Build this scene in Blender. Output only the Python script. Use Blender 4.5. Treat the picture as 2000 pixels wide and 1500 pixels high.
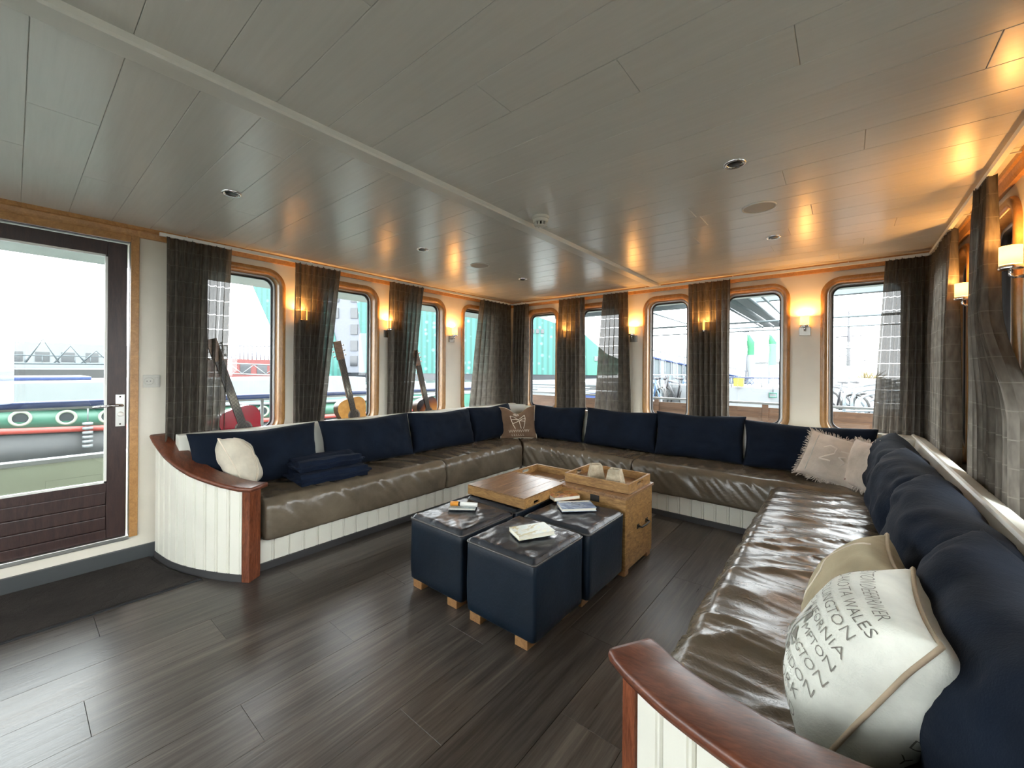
import bpy, bmesh, math, random
from mathutils import Vector, Matrix, noise
random.seed(7)
PI = math.pi
for o in list(bpy.data.objects): bpy.data.objects.remove(o)
S = bpy.context.scene
C = S.collection

# ------------------------------------------------------------------ camera
cd = bpy.data.cameras.new('camera'); cam = bpy.data.objects.new('camera', cd); C.objects.link(cam)
cd.sensor_width = 36; cd.sensor_fit = 'HORIZONTAL'; cd.lens = 795.4/2000*36; cd.shift_y = -29/2000
cd.clip_start = 0.02; cd.clip_end = 2000
_yaw, _roll = math.radians(39.22), math.radians(.425)
_f = Vector((-math.sin(_yaw), math.cos(_yaw), 0)); _r = Vector((math.cos(_yaw), math.sin(_yaw), 0)); _u = Vector((0, 0, 1))
_r2 = math.cos(_roll)*_r + math.sin(_roll)*_u; _u2 = -math.sin(_roll)*_r + math.cos(_roll)*_u
cam.matrix_world = Matrix(((_r2.x, _u2.x, -_f.x, 0), (_r2.y, _u2.y, -_f.y, 0), (_r2.z, _u2.z, -_f.z, 1.30), (0, 0, 0, 1)))
S.camera = cam
cy0 = S.cycles; cy0.max_bounces = 8; cy0.diffuse_bounces = 5; cy0.glossy_bounces = 3; cy0.transmission_bounces = 4; cy0.transparent_max_bounces = 12

# ------------------------------------------------------------------ sky and exposure
W = bpy.data.worlds.new('sky'); S.world = W; W.use_nodes = True
bg = W.node_tree.nodes['Background']; bg.inputs[0].default_value = (.95, .975, 1.0, 1); bg.inputs[1].default_value = 10.5
vs = S.view_settings
vs.view_transform = 'Standard'; vs.look = 'None'; vs.gamma = 1; vs.use_curve_mapping = False; vs.exposure = 0.6
LAMP = 4.6      # watts of each wall lamp

# ------------------------------------------------------------------ materials
MATS = {}
def nd(nt, t, **kw):
    n = nt.nodes.new(t)
    for k, v in kw.items(): setattr(n, k, v)
    return n
def base(name, col=(.5, .5, .5), rough=.5, metal=0., spec=.5, **extra):
    m = bpy.data.materials.new(name); m.use_nodes = True; nt = m.node_tree
    b = nt.nodes['Principled BSDF']
    b.inputs['Base Color'].default_value = (*col, 1); b.inputs['Roughness'].default_value = rough
    b.inputs['Metallic'].default_value = metal; b.inputs['Specular IOR Level'].default_value = spec
    for k, v in extra.items(): b.inputs[k.replace('_', ' ')].default_value = v
    MATS[name] = m
    return m, nt, b
def coords(nt, scale, kind='Object', rnd=True):
    tc = nd(nt, 'ShaderNodeTexCoord'); mp = nd(nt, 'ShaderNodeMapping'); mp.inputs['Scale'].default_value = scale
    nt.links.new(tc.outputs[kind], mp.inputs[0])
    if rnd:
        oi = nd(nt, 'ShaderNodeObjectInfo'); ml = nd(nt, 'ShaderNodeMath', operation='MULTIPLY'); ml.inputs[1].default_value = 37.
        nt.links.new(oi.outputs['Random'], ml.inputs[0]); nt.links.new(ml.outputs[0], mp.inputs['Location'])
    return mp.outputs[0]
def ntex(nt, vec, scale=5., detail=4., rough=.55, dist=0.):
    n = nd(nt, 'ShaderNodeTexNoise'); n.inputs['Scale'].default_value = scale; n.inputs['Detail'].default_value = detail
    n.inputs['Roughness'].default_value = rough; n.inputs['Distortion'].default_value = dist
    nt.links.new(vec, n.inputs['Vector']); return n.outputs[0]
def ramp(nt, fac, stops):
    r = nd(nt, 'ShaderNodeValToRGB'); el = r.color_ramp.elements
    while len(el) < len(stops): el.new(.5)
    for e, (p, c) in zip(el, stops): e.position = p; e.color = (*c, 1)
    nt.links.new(fac, r.inputs[0]); return r.outputs[0]
def bump(nt, b, h, strength=.2, dist=.01):
    n = nd(nt, 'ShaderNodeBump'); n.inputs['Strength'].default_value = strength; n.inputs['Distance'].default_value = dist
    nt.links.new(h, n.inputs['Height']); nt.links.new(n.outputs[0], b.inputs['Normal']); return n
def lk(nt, a, b): nt.links.new(a, b)

def m_paint(name, col, rough=.45, amp=.05, spec=.5, sc=3.):
    m, nt, b = base(name, col, rough, 0, spec)
    f = ntex(nt, coords(nt, (1, 1, 1), rnd=False), sc, 3)
    lo = tuple(c*(1-amp) for c in col); hi = tuple(min(1, c*(1+amp)) for c in col)
    lk(nt, ramp(nt, f, [(.3, lo), (.7, hi)]), b.inputs['Base Color'])
    f2 = ntex(nt, coords(nt, (1, 1, 1), rnd=False), 90., 2); bump(nt, b, f2, .04, .003)
    return m
def m_wood(name, dark, light, rough=.4, scale=(14, 1.2, 14), bs=.08, rnd=True, spec=.5):
    m, nt, b = base(name, light, rough, 0, spec)
    v = coords(nt, scale, rnd=rnd)
    f = ntex(nt, v, 2.2, 7, .62, .6); f2 = ntex(nt, v, 9., 4, .6, .2)
    mx = nd(nt, 'ShaderNodeMath', operation='MULTIPLY_ADD'); mx.inputs[1].default_value = .35; lk(nt, f2, mx.inputs[0])
    m2 = nd(nt, 'ShaderNodeMath', operation='MULTIPLY'); m2.inputs[1].default_value = .65; lk(nt, f, m2.inputs[0]); lk(nt, m2.outputs[0], mx.inputs[2])
    mid = tuple((a+c)/2 for a, c in zip(dark, light))
    lk(nt, ramp(nt, mx.outputs[0], [(.34, dark), (.5, mid), (.64, light)]), b.inputs['Base Color'])
    bump(nt, b, f2, bs, .004)
    return m
def m_fabric(name, col, rough=.9, fine=260., bs=.25, wr=6., amp=.22, sheen=.25):
    m, nt, b = base(name, col, rough, 0, .2)
    b.inputs['Sheen Weight'].default_value = sheen; b.inputs['Sheen Roughness'].default_value = .5
    b.inputs['Sheen Tint'].default_value = (*[min(1, c*3+.05) for c in col], 1)
    v = coords(nt, (1, 1, 1))
    f = ntex(nt, v, wr, 4); lo = tuple(c*(1-amp) for c in col); hi = tuple(min(1, c*(1+amp)) for c in col)
    lk(nt, ramp(nt, f, [(.3, lo), (.7, hi)]), b.inputs['Base Color'])
    g = ntex(nt, v, fine, 1); h = ntex(nt, v, 18., 3, .6, .8)
    ad = nd(nt, 'ShaderNodeMath', operation='MULTIPLY_ADD'); ad.inputs[1].default_value = .3
    lk(nt, g, ad.inputs[0]); lk(nt, h, ad.inputs[2]); bump(nt, b, ad.outputs[0], bs, .01)
    return m

m_paint('wall_paint', (.82, .77, .66), .5)
m_paint('sofa_white', (.74, .74, .66), .4)
m_paint('board_white', (.78, .77, .68), .38)
m_paint('white_gloss', (.82, .82, .78), .3)
m_paint('plastic_white', (.66, .64, .57), .35)
m_paint('plinth_dark', (.045, .045, .047), .5)
m_paint('groove', (.25, .25, .23), .6)
m_paint('skirting', (.06, .066, .07), .45)
m_wood('trim_oak', (.36, .17, .055), (.56, .30, .11), .35, (14, 14, 14))
m_wood('frame_oak', (.30, .145, .045), (.47, .255, .09), .28, (12, 12, 5))
m_wood('mahogany', (.075, .021, .011), (.20, .062, .030), .34, (5, 22, 22), .05, False)
m_wood('mahogany_post', (.085, .022, .010), (.23, .068, .028), .25, (24, 24, 4), .05, False)
m_wood('crate_wood', (.15, .07, .022), (.44, .25, .085), .45, (4, 9, 22), .15)
m_wood('crate_top', (.11, .05, .022), (.33, .175, .075), .30, (22, 4, 22), .25)
m_wood('foot_wood', (.20, .095, .035), (.36, .19, .075), .5, (14, 14, 14))
m_wood('deck_wood', (.05, .022, .011), (.13, .065, .032), .5, (2, 20, 20))
m_wood('door_wood', (.022, .010, .010), (.055, .026, .022), .35, (22, 22, 3), .1, False)
# floor
m, nt, b = base('floor_planks', (.05, .045, .04), .34, 0, .5)
v = coords(nt, (10, .55, 10)); f = ntex(nt, v, 2.4, 8, .68, .8); v2 = coords(nt, (46, 1.6, 40)); f2 = ntex(nt, v2, 2., 6, .6, .3)
ad = nd(nt, 'ShaderNodeMath', operation='MULTIPLY_ADD'); ad.inputs[1].default_value = .42; lk(nt, f2, ad.inputs[0])
sm = nd(nt, 'ShaderNodeMath', operation='MULTIPLY'); sm.inputs[1].default_value = .58; lk(nt, f, sm.inputs[0]); lk(nt, sm.outputs[0], ad.inputs[2])
col = ramp(nt, ad.outputs[0], [(.33, (.021, .0165, .0135)), (.46, (.052, .042, .035)), (.56, (.082, .068, .057)), (.68, (.135, .113, .092))])
oi = nd(nt, 'ShaderNodeObjectInfo'); hs = nd(nt, 'ShaderNodeHueSaturation'); mr = nd(nt, 'ShaderNodeMapRange')
mr.inputs[3].default_value = .78; mr.inputs[4].default_value = 1.25; lk(nt, oi.outputs['Random'], mr.inputs[0]); lk(nt, mr.outputs[0], hs.inputs['Value'])
lk(nt, col, hs.inputs['Color']); lk(nt, hs.outputs[0], b.inputs['Base Color'])
rr = nd(nt, 'ShaderNodeMapRange'); rr.inputs[3].default_value = .22; rr.inputs[4].default_value = .40; lk(nt, f2, rr.inputs[0]); lk(nt, rr.outputs[0], b.inputs['Roughness'])
bump(nt, b, f2, .18, .004)
# ceiling panels: satin laminate with a faint wood relief
m, nt, b = base('ceiling_panel', (.72, .71, .62), .27, 0, .5)
v = coords(nt, (.7, 14, 14)); f = ntex(nt, v, 4., 5, .6, .5)
lk(nt, ramp(nt, f, [(.3, (.72, .71, .665)), (.7, (.77, .76, .715))]), b.inputs['Base Color']); bump(nt, b, f, .06, .003)
m_paint('ceiling_strip', (.76, .745, .69), .35)
m_paint('gap_dark', (.10, .10, .095), .7)
# leather
def m_leather(name, col, rough, tint=1.):
    m, nt, b = base(name, col, rough, 0, .6 if col[0] > .02 else .3)
    v = coords(nt, (1, 1, 1))
    vo = nd(nt, 'ShaderNodeTexVoronoi'); vo.inputs['Scale'].default_value = 160.; lk(nt, v, vo.inputs['Vector'])
    f = ntex(nt, v, 3.5, 5, .6, .4)
    lo = tuple(c*.7 for c in col); hi = tuple(c*1.3 for c in col)
    lk(nt, ramp(nt, f, [(.3, lo), (.7, hi)]), b.inputs['Base Color'])
    h = ntex(nt, v, 26., 4, .6, 1.2)
    ad = nd(nt, 'ShaderNodeMath', operation='MULTIPLY_ADD'); ad.inputs[1].default_value = .12
    lk(nt, vo.outputs['Distance'], ad.inputs[0]); lk(nt, h, ad.inputs[2]); bump(nt, b, ad.outputs[0], .22, .006)
    return m
m_leather('brown_leather', (.120, .097, .069), .26)
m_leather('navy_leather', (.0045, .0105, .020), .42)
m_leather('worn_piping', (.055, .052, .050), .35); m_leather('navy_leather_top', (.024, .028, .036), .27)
m_fabric('navy_fabric', (.0040, .0078, .0165), .95, amp=.25, sheen=.05)
m_fabric('blanket_fabric', (.0050, .010, .024), .95, 120., .5, amp=.3, sheen=.12)
m_fabric('cream_fabric', (.62, .57, .46), .95)
m_fabric('fringe_fabric', (.50, .43, .36), .95, 140., .4)
m_fabric('brown_pillow', (.165, .105, .068), .95, 120., .4)
m_fabric('tan_fabric', (.36, .30, .20), .95)
m_fabric('white_canvas', (.72, .73, .66), .9)
m_fabric('piping_tan', (.40, .31, .22), .9)
m_fabric('stitch_cream', (.72, .64, .52), .9)
m_fabric('faded', (.58, .52, .45), .95); m_fabric('print_grey', (.20, .19, .165), .9)
m_fabric('print_light_grey', (.40, .40, .36), .9)
m_fabric('stripe_red', (.12, .03, .025), .9)
m_fabric('mat_pile', (.035, .030, .028), 1., 300., 1., sheen=.05)
m_paint('rubber', (.02, .022, .025), .6)
base('chrome', (.75, .75, .75), .15, 1.); base('steel_brushed', (.55, .55, .53), .32, 1.); base('iron_dark', (.03, .028, .026), .45, .6)
base('plate_steel', (.30, .28, .25), .38, 1.); base('brass', (.75, .55, .25), .25, 1.)
base('alu_frame', (.42, .42, .42), .4, .7); base('gasket', (.015, .015, .016), .5)
base('black_plastic', (.012, .012, .012), .4)
m, nt, b = base('speaker_cloth', (.55, .54, .50), .7)
m, nt, b = base('concrete', (.42, .36, .26), .8); v = coords(nt, (1, 1, 1)); f = ntex(nt, v, 30., 6, .7)
lk(nt, ramp(nt, f, [(.3, (.30, .25, .17)), (.7, (.52, .45, .33))]), b.inputs['Base Color']); bump(nt, b, f, .5, .004)
# window glass: clear, mirror-like at grazing angles
m = bpy.data.materials.new('glass'); m.use_nodes = True; nt = m.node_tree; nt.nodes.clear(); MATS['glass'] = m
out = nd(nt, 'ShaderNodeOutputMaterial'); mx = nd(nt, 'ShaderNodeMixShader'); tr = nd(nt, 'ShaderNodeBsdfTransparent'); gl = nd(nt, 'ShaderNodeBsdfGlossy'); fr = nd(nt, 'ShaderNodeFresnel')
tr.inputs[0].default_value = (.93, .96, .95, 1); gl.inputs['Roughness'].default_value = .0; fr.inputs[0].default_value = 1.5
lk(nt, fr.outputs[0], mx.inputs[0]); lk(nt, tr.outputs[0], mx.inputs[1]); lk(nt, gl.outputs[0], mx.inputs[2]); lk(nt, mx.outputs[0], out.inputs[0])
# sheer curtain cloth with an open-weave check (uses UV in metres)
m = bpy.data.materials.new('curtain_cloth'); m.use_nodes = True; nt = m.node_tree; nt.nodes.clear(); MATS['curtain_cloth'] = m
out = nd(nt, 'ShaderNodeOutputMaterial'); uv = nd(nt, 'ShaderNodeUVMap'); sp = nd(nt, 'ShaderNodeSeparateXYZ'); lk(nt, uv.outputs[0], sp.inputs[0])
def band(axis, period, width):
    d = nd(nt, 'ShaderNodeMath', operation='DIVIDE'); d.inputs[1].default_value = period; lk(nt, sp.outputs[axis], d.inputs[0])
    fr_ = nd(nt, 'ShaderNodeMath', operation='FRACT'); lk(nt, d.outputs[0], fr_.inputs[0])
    l = nd(nt, 'ShaderNodeMath', operation='LESS_THAN'); l.inputs[1].default_value = width/period; lk(nt, fr_.outputs[0], l.inputs[0]); return l.outputs[0]
mxx = nd(nt, 'ShaderNodeMath', operation='MAXIMUM'); lk(nt, band(1, .105, .0045), mxx.inputs[0]); hv = nd(nt, 'ShaderNodeMath', operation='MULTIPLY'); hv.inputs[1].default_value = .25; lk(nt, band(0, .125, .004), hv.inputs[0]); lk(nt, hv.outputs[0], mxx.inputs[1])
tcn = nd(nt, 'ShaderNodeTexNoise'); tcn.inputs['Scale'].default_value = 60; mp = nd(nt, 'ShaderNodeMapping'); mp.inputs['Scale'].default_value = (1, .2, 1)
lk(nt, uv.outputs[0], mp.inputs[0]); lk(nt, mp.outputs[0], tcn.inputs['Vector'])
cr = ramp(nt, tcn.outputs[0], [(.3, (.118, .104, .088)), (.7, (.20, .178, .150))])
lm = nd(nt, 'ShaderNodeMix', data_type='RGBA'); lm.inputs[7].default_value = (.27, .245, .21, 1); lk(nt, mxx.outputs[0], lm.inputs[0]); lk(nt, cr, lm.inputs[6]); cr = lm.outputs[2]
df = nd(nt, 'ShaderNodeBsdfDiffuse'); tl = nd(nt, 'ShaderNodeBsdfTranslucent'); lk(nt, cr, df.inputs[0]); lk(nt, cr, tl.inputs[0])
m1 = nd(nt, 'ShaderNodeMixShader'); m1.inputs[0].default_value = .48; lk(nt, df.outputs[0], m1.inputs[1]); lk(nt, tl.outputs[0], m1.inputs[2])
tp = nd(nt, 'ShaderNodeBsdfTransparent'); m2 = nd(nt, 'ShaderNodeMixShader'); mr = nd(nt, 'ShaderNodeMapRange')
mr.inputs[3].default_value = .03; mr.inputs[4].default_value = .24; lk(nt, mxx.outputs[0], mr.inputs[0]); lk(nt, mr.outputs[0], m2.inputs[0])
lk(nt, m1.outputs[0], m2.inputs[1]); lk(nt, tp.outputs[0], m2.inputs[2]); lk(nt, m2.outputs[0], out.inputs[0])
def emis(name, col, st):
    m = bpy.data.materials.new(name); m.use_nodes = True; nt = m.node_tree; b = nt.nodes['Principled BSDF']
    b.inputs['Base Color'].default_value = (.8, .7, .5, 1); b.inputs['Emission Color'].default_value = (*col, 1); b.inputs['Emission Strength'].default_value = st; MATS[name] = m
emis('bulb', (1., .72, .32), 9.)
m = bpy.data.materials.new('lamp_glass'); m.use_nodes = True; nt = m.node_tree; nt.nodes.clear(); MATS['lamp_glass'] = m
out = nd(nt, 'ShaderNodeOutputMaterial'); df = nd(nt, 'ShaderNodeBsdfDiffuse'); tl = nd(nt, 'ShaderNodeBsdfTranslucent'); m1 = nd(nt, 'ShaderNodeMixShader'); em = nd(nt, 'ShaderNodeEmission'); ads = nd(nt, 'ShaderNodeAddShader')
df.inputs[0].default_value = (.75, .62, .45, 1); tl.inputs[0].default_value = (1., .95, .85, 1); m1.inputs[0].default_value = .26; em.inputs[0].default_value = (1., .48, .10, 1); em.inputs[1].default_value = .75
lk(nt, df.outputs[0], m1.inputs[1]); lk(nt, tl.outputs[0], m1.inputs[2]); lk(nt, m1.outputs[0], ads.inputs[0]); lk(nt, em.outputs[0], ads.inputs[1]); lk(nt, ads.outputs[0], out.inputs[0])
def mat(n): return MATS[n]

# ------------------------------------------------------------------ mesh helpers
WL = {}
def link(o, parent=None, loc=(0, 0, 0)):
    C.objects.link(o); loc = Vector(loc); WL[o] = loc
    if parent is not None: o.parent = parent; o.location = loc - WL[parent]
    else: o.location = loc
    return o
def tag(o, label=None, cat=None, group=None, kind=None):
    if label: o['label'] = label
    if cat: o['category'] = cat
    if group: o['group'] = group
    if kind: o['kind'] = kind
    return o
def thing(name, label, cat, loc=(0, 0, 0), group=None, kind=None):
    o = bpy.data.objects.new(name, None); o.empty_display_size = .05; link(o, None, loc); return tag(o, label, cat, group, kind)
def obj(name, me, material, parent=None, loc=(0, 0, 0)):
    o = bpy.data.objects.new(name, me)
    if material is not None and not me.materials: me.materials.append(mat(material))
    return link(o, parent, loc)
class MB:
    def __init__(s): s.v = []; s.f = []; s.uv = None; s.smooth = []
    def add(s, vs, fs, sm=False):
        k = len(s.v); s.v += [tuple(p) for p in vs]; s.f += [tuple(i+k for i in f) for f in fs]; s.smooth += [sm]*len(fs); return s
    def box(s, x0, x1, y0, y1, z0, z1, M=None, c=0.):
        if c > 0:
            bm = bmesh.new(); bmesh.ops.create_cube(bm, size=1)
            for p in bm.verts: p.co = Vector(((x0+x1)/2+p.co.x*(x1-x0), (y0+y1)/2+p.co.y*(y1-y0), (z0+z1)/2+p.co.z*(z1-z0)))
            bmesh.ops.bevel(bm, geom=list(bm.edges), offset=c, segments=2, affect='EDGES', profile=.6)
            bm.verts.ensure_lookup_table()
            vs = [M @ p.co if M else p.co.copy() for p in bm.verts]; fs = [[q.index for q in f.verts] for f in bm.faces]; bm.free()
            return s.add(vs, fs)
        vs = [Vector(p) for p in ((x0, y0, z0), (x1, y0, z0), (x1, y1, z0), (x0, y1, z0), (x0, y0, z1), (x1, y0, z1), (x1, y1, z1), (x0, y1, z1))]
        if M: vs = [M @ p for p in vs]
        return s.add(vs, [(0, 3, 2, 1), (4, 5, 6, 7), (0, 1, 5, 4), (1, 2, 6, 5), (2, 3, 7, 6), (3, 0, 4, 7)])
    def prism(s, pts, z0, z1, M=None):      # polygon in xy pulled along z
        n = len(pts); vs = [Vector((x, y, z0)) for x, y in pts] + [Vector((x, y, z1)) for x, y in pts]
        if M: vs = [M @ p for p in vs]
        return s.add(vs, [tuple(range(n))[::-1], tuple(range(n, 2*n))] + [(i, (i+1) % n, (i+1) % n+n, i+n) for i in range(n)])
    def tube(s, path, r, n=8, closed=False, cap=True):
        path = [Vector(p) for p in path]; N = len(path); rs = r if isinstance(r, (list, tuple)) else [r]*N
        vs = []; up = Vector((0, 0, 1)); prev = None
        for i, p in enumerate(path):
            t = (path[(i+1) % N]-path[i-1]) if closed else (path[min(i+1, N-1)]-path[max(i-1, 0)])
            t.normalize()
            if prev is None: a = t.cross(up if abs(t.z) < .9 else Vector((1, 0, 0)))
            else: a = prev - t*prev.dot(t)
            a.normalize(); prev = a; b = t.cross(a)
            vs += [p+(a*math.cos(2*PI*k/n)+b*math.sin(2*PI*k/n))*rs[i] for k in range(n)]
        fs = []
        for i in range(N if closed else N-1):
            j = (i+1) % N
            fs += [(i*n+k, i*n+(k+1) % n, j*n+(k+1) % n, j*n+k) for k in range(n)]
        if not closed and cap: fs += [tuple(range(n))[::-1], tuple((N-1)*n+k for k in range(n))]
        return s.add(vs, fs, True)
    def lathe(s, prof, c=(0, 0, 0), n=24, M=None, sm=True):    # prof: (radius, z)
        vs = []; c = Vector(c)
        for r, z in prof:
            for k in range(n):
                p = Vector((r*math.cos(2*PI*k/n), r*math.sin(2*PI*k/n), z))
                vs.append(c + (M @ p if M else p))
        fs = []
        for i in range(len(prof)-1): fs += [(i*n+k, i*n+(k+1) % n, (i+1)*n+(k+1) % n, (i+1)*n+k) for k in range(n)]
        return s.add(vs, fs, sm)
    def mesh(s, name='mesh'):
        me = bpy.data.meshes.new(name); me.from_pydata(s.v, [], s.f); me.update()
        for p, q in zip(me.polygons, s.smooth): p.use_smooth = q
        return me
    def build(s, name, material, parent=None, loc=(0, 0, 0)): return obj(name, s.mesh(name), material, parent, loc)
def box(name, x0, x1, y0, y1, z0, z1, material, parent=None, c=0., M=None): return MB().box(x0, x1, y0, y1, z0, z1, M, c).build(name, material, parent)
def T(*p): return Matrix.Translation(p)
def RX(a): return Matrix.Rotation(math.radians(a), 4, 'X')
def RY(a): return Matrix.Rotation(math.radians(a), 4, 'Y')
def RZ(a): return Matrix.Rotation(math.radians(a), 4, 'Z')
def struct(o, kind='structure'): o['kind'] = kind; return o

# walls are drawn in (s, z): s along the wall, n the depth into the room
def WALL(side):
    return {'L': lambda s, z, n: Vector((-3.68+n, s, z)), 'F': lambda s, z, n: Vector((s, 4.48-n, z)),
            'R': lambda s, z, n: Vector((.60-n, s, z)), 'B': lambda s, z, n: Vector((s, -3.60+n, z))}[side]
def rr(s0, s1, z0, z1, r, n=7):
    r = max(r, .004); pts = []
    for cx, cz, a in ((s1-r, z1-r, 0), (s0+r, z1-r, 90), (s0+r, z0+r, 180), (s1-r, z0+r, 270)):
        for k in range(n+1):
            t = math.radians(a+90*k/n); pts.append((cx+r*math.cos(t), cz+r*math.sin(t)))
    return pts

# ------------------------------------------------------------------ room shell
CEIL = 2.23
WIN = {'L': [(-3.3, -2.35), (-2.15, -1.4), (-1.25, -.62), (.84, 1.457), (1.725, 2.355), (2.61, 3.25), (3.505, 4.15)],  # first three lie out of view, added to bring in daylight
       'F': [(-3.43, -2.87), (-2.62, -1.985), (-1.755, -1.215), (-.985, -.385), (-.165, .44)],
       'R': [(-3.2, -2.3), (-2.0, -1.1), (-.8, .1), (1.02, 1.67), (1.90, 2.55), (2.78, 3.44), (3.67, 4.30)],  # first three unseen behind the camera, likewise added for daylight
       'B': [(-3.4, -2.2), (-2.0, -.8), (-.65, .45)]}  # unseen rear windows, assumed and made wide for more daylight
WZ = (.72, 2.115); WR = .15
DOOR = (-.47, .49, .17, 2.12)
EXT = {'L': (-3.70, 4.58), 'F': (-3.78, .70), 'R': (-3.70, 4.58), 'B': (-3.78, .70)}
def wall(side, name):
    w = WALL(side); s0, s1 = EXT[side]; bm = bmesh.new(); loops = []
    def loop(pts):
        vv = [bm.verts.new((x, z, 0)) for x, z in pts]; loops.append([(x, z) for x, z in pts])
        return [bm.edges.new((vv[i], vv[(i+1) % len(vv)])) for i in range(len(vv))]
    es = loop([(s0, -.05), (s1, -.05), (s1, CEIL+.06), (s0, CEIL+.06)])
    for a, b in WIN[side]: es += loop(rr(a+.045, b-.045, WZ[0]+.045, WZ[1]-.045, WR-.045))
    if side == 'L': es += loop([(DOOR[0], DOOR[2]), (DOOR[1], DOOR[2]), (DOOR[1], DOOR[3]), (DOOR[0], DOOR[3])])
    bmesh.ops.triangle_fill(bm, use_beauty=True, use_dissolve=False, edges=es)
    bm.verts.index_update(); bm.verts.ensure_lookup_table()
    mb = MB(); vs = [(v.co.x, v.co.y) for v in bm.verts]; fs = [[v.index for v in f.verts] for f in bm.faces]; bm.free()
    for n, flip in ((0., False), (-.10, True)): mb.add([w(x, z, n) for x, z in vs], [f[::-1] if flip else f for f in fs])
    for lp in loops:
        N = len(lp); mb.add([w(x, z, 0) for x, z in lp]+[w(x, z, -.10) for x, z in lp], [(i, (i+1) % N, (i+1) % N+N, i+N) for i in range(N)])
    return struct(mb.build(name, 'wall_paint'))
for sd, nm in (('L', 'wall_left'), ('F', 'wall_far'), ('R', 'wall_right'), ('B', 'wall_back')): wall(sd, nm)

# windows
wn = 0
def ring(w, s0, s1, z0, z1, r, prof):      # prof: (inset, depth n)
    mb = MB(); loops = [rr(s0+i, s1-i, z0+i, z1-i, r-i) for i, d in prof]; N = len(loops[0])
    vs = [w(x, z, d) for lp, (i, d) in zip(loops, prof) for x, z in lp]
    fs = [(k*N+j, k*N+(j+1) % N, (k+1)*N+(j+1) % N, (k+1)*N+j) for k in range(len(prof)-1) for j in range(N)]
    mb.add(vs, fs, True); return mb
for sd in 'LFRB':
    w = WALL(sd)
    for a, b in WIN[sd]:
        wn += 1
        e = thing('window_%d' % wn, None, None, w((a+b)/2, WZ[0], 0), kind='structure')
        e['label'] = 'rounded wood-framed saloon window on the %s wall' % {'L': 'door', 'F': 'far', 'R': 'right', 'B': 'unseen rear'}[sd]
        ring(w, a, b, *WZ, WR, [(0, .0), (.0, .014), (.006, .020), (.030, .024), (.048, .018), (.052, .004), (.060, -.055)]).build('frame', 'frame_oak', e)
        ring(w, a, b, *WZ, WR, [(.052, -.050), (.060, -.046), (.078, -.046), (.080, -.062)]).build('metal_ring', 'alu_frame', e)
        ring(w, a, b, *WZ, WR, [(.077, -.05), (.079, -.048), (.088, -.050), (.090, -.070)]).build('gasket', 'gasket', e)
        lp = rr(a+.08, b-.08, WZ[0]+.08, WZ[1]-.08, WR-.08); N = len(lp)
        mb = MB(); mb.add([w(x, z, -.066) for x, z in lp], [tuple(range(N))]); mb.build('pane', 'glass', e)

# floor: sub-floor plus staggered planks running along Y
fl = struct(box('floor', -3.78, .70, -3.70, 4.58, -.08, -.012, 'gap_dark'))
PW = .2425
def plank(w_, l_):
    mb = MB(); c = .0012
    mb.add([(c, c, 0), (w_-c, c, 0), (w_-c, l_-c, 0), (c, l_-c, 0), (.0004, .0004, -.001), (w_-.0004, .0004, -.001), (w_-.0004, l_-.0004, -.001), (.0004, l_-.0004, -.001),
            (.0006, .0006, -.012), (w_-.0006, .0006, -.012), (w_-.0006, l_-.0006, -.012), (.0006, l_-.0006, -.012)],
           [(0, 1, 2, 3), (0, 4, 5, 1), (1, 5, 6, 2), (2, 6, 7, 3), (3, 7, 4, 0), (4, 8, 9, 5), (5, 9, 10, 6), (6, 10, 11, 7), (7, 11, 8, 4)])
    me = mb.mesh('plank'); me.materials.append(mat('floor_planks')); return me
PM = {}
x = -3.68 - .055
row = 0
while x < .60:
    y = -3.60 - random.random()*1.0 if row % 2 else -3.60 - .468*((row*3) % 2)
    y = -3.60 - (row*.47) % 1.32
    while y < 4.48:
        y0, y1 = max(y, -3.6), min(y+1.32, 4.48); x0, x1 = max(x, -3.68), min(x+PW, .6)
        if y1-y0 > .02 and x1-x0 > .02:
            k = (round(x1-x0, 3), round(y1-y0, 3))
            if k not in PM: PM[k] = plank(*k)
            obj('plank', PM[k], None, fl, (x0, y0, 0))
        y += 1.32
    x += PW; row += 1

# ceiling: slab plus panels running along X, pitch .185
ce = struct(box('ceiling', -3.78, .70, -3.70, 4.58, CEIL+.012, CEIL+.10, 'ceiling_strip'))
PP = .1855; CM = {}
def cpanel(l_, w_):
    mb = MB(); g, c = .0005, .0022
    mb.add([(c, c, 0), (l_-c, c, 0), (l_-c, w_-c, 0), (c, w_-c, 0), (g, g, .0014), (l_-g, g, .0014), (l_-g, w_-g, .0014), (g, w_-g, .0014), (g, g, .012), (l_-g, g, .012), (l_-g, w_-g, .012), (g, w_-g, .012)],
           [(3, 2, 1, 0), (1, 5, 4, 0), (2, 6, 5, 1), (3, 7, 6, 2), (0, 4, 7, 3), (5, 9, 8, 4), (6, 10, 9, 5), (7, 11, 10, 6), (4, 8, 11, 7)])
    me = mb.mesh('panel'); me.materials.append(mat('ceiling_panel')); return me
JO = {0: [-2.24, -.75], 1: [-2.89], 2: [-.95], 3: [-1.94, -.3], 4: [-2.81], 5: [-.94], 6: [-.535], 7: [-.11], 8: [-2.4], 9: [.33], 10: [-2.0], 11: [.058], 12: [-.23], 13: [-2.6, -.7], -1: [-2.70]}
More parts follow.
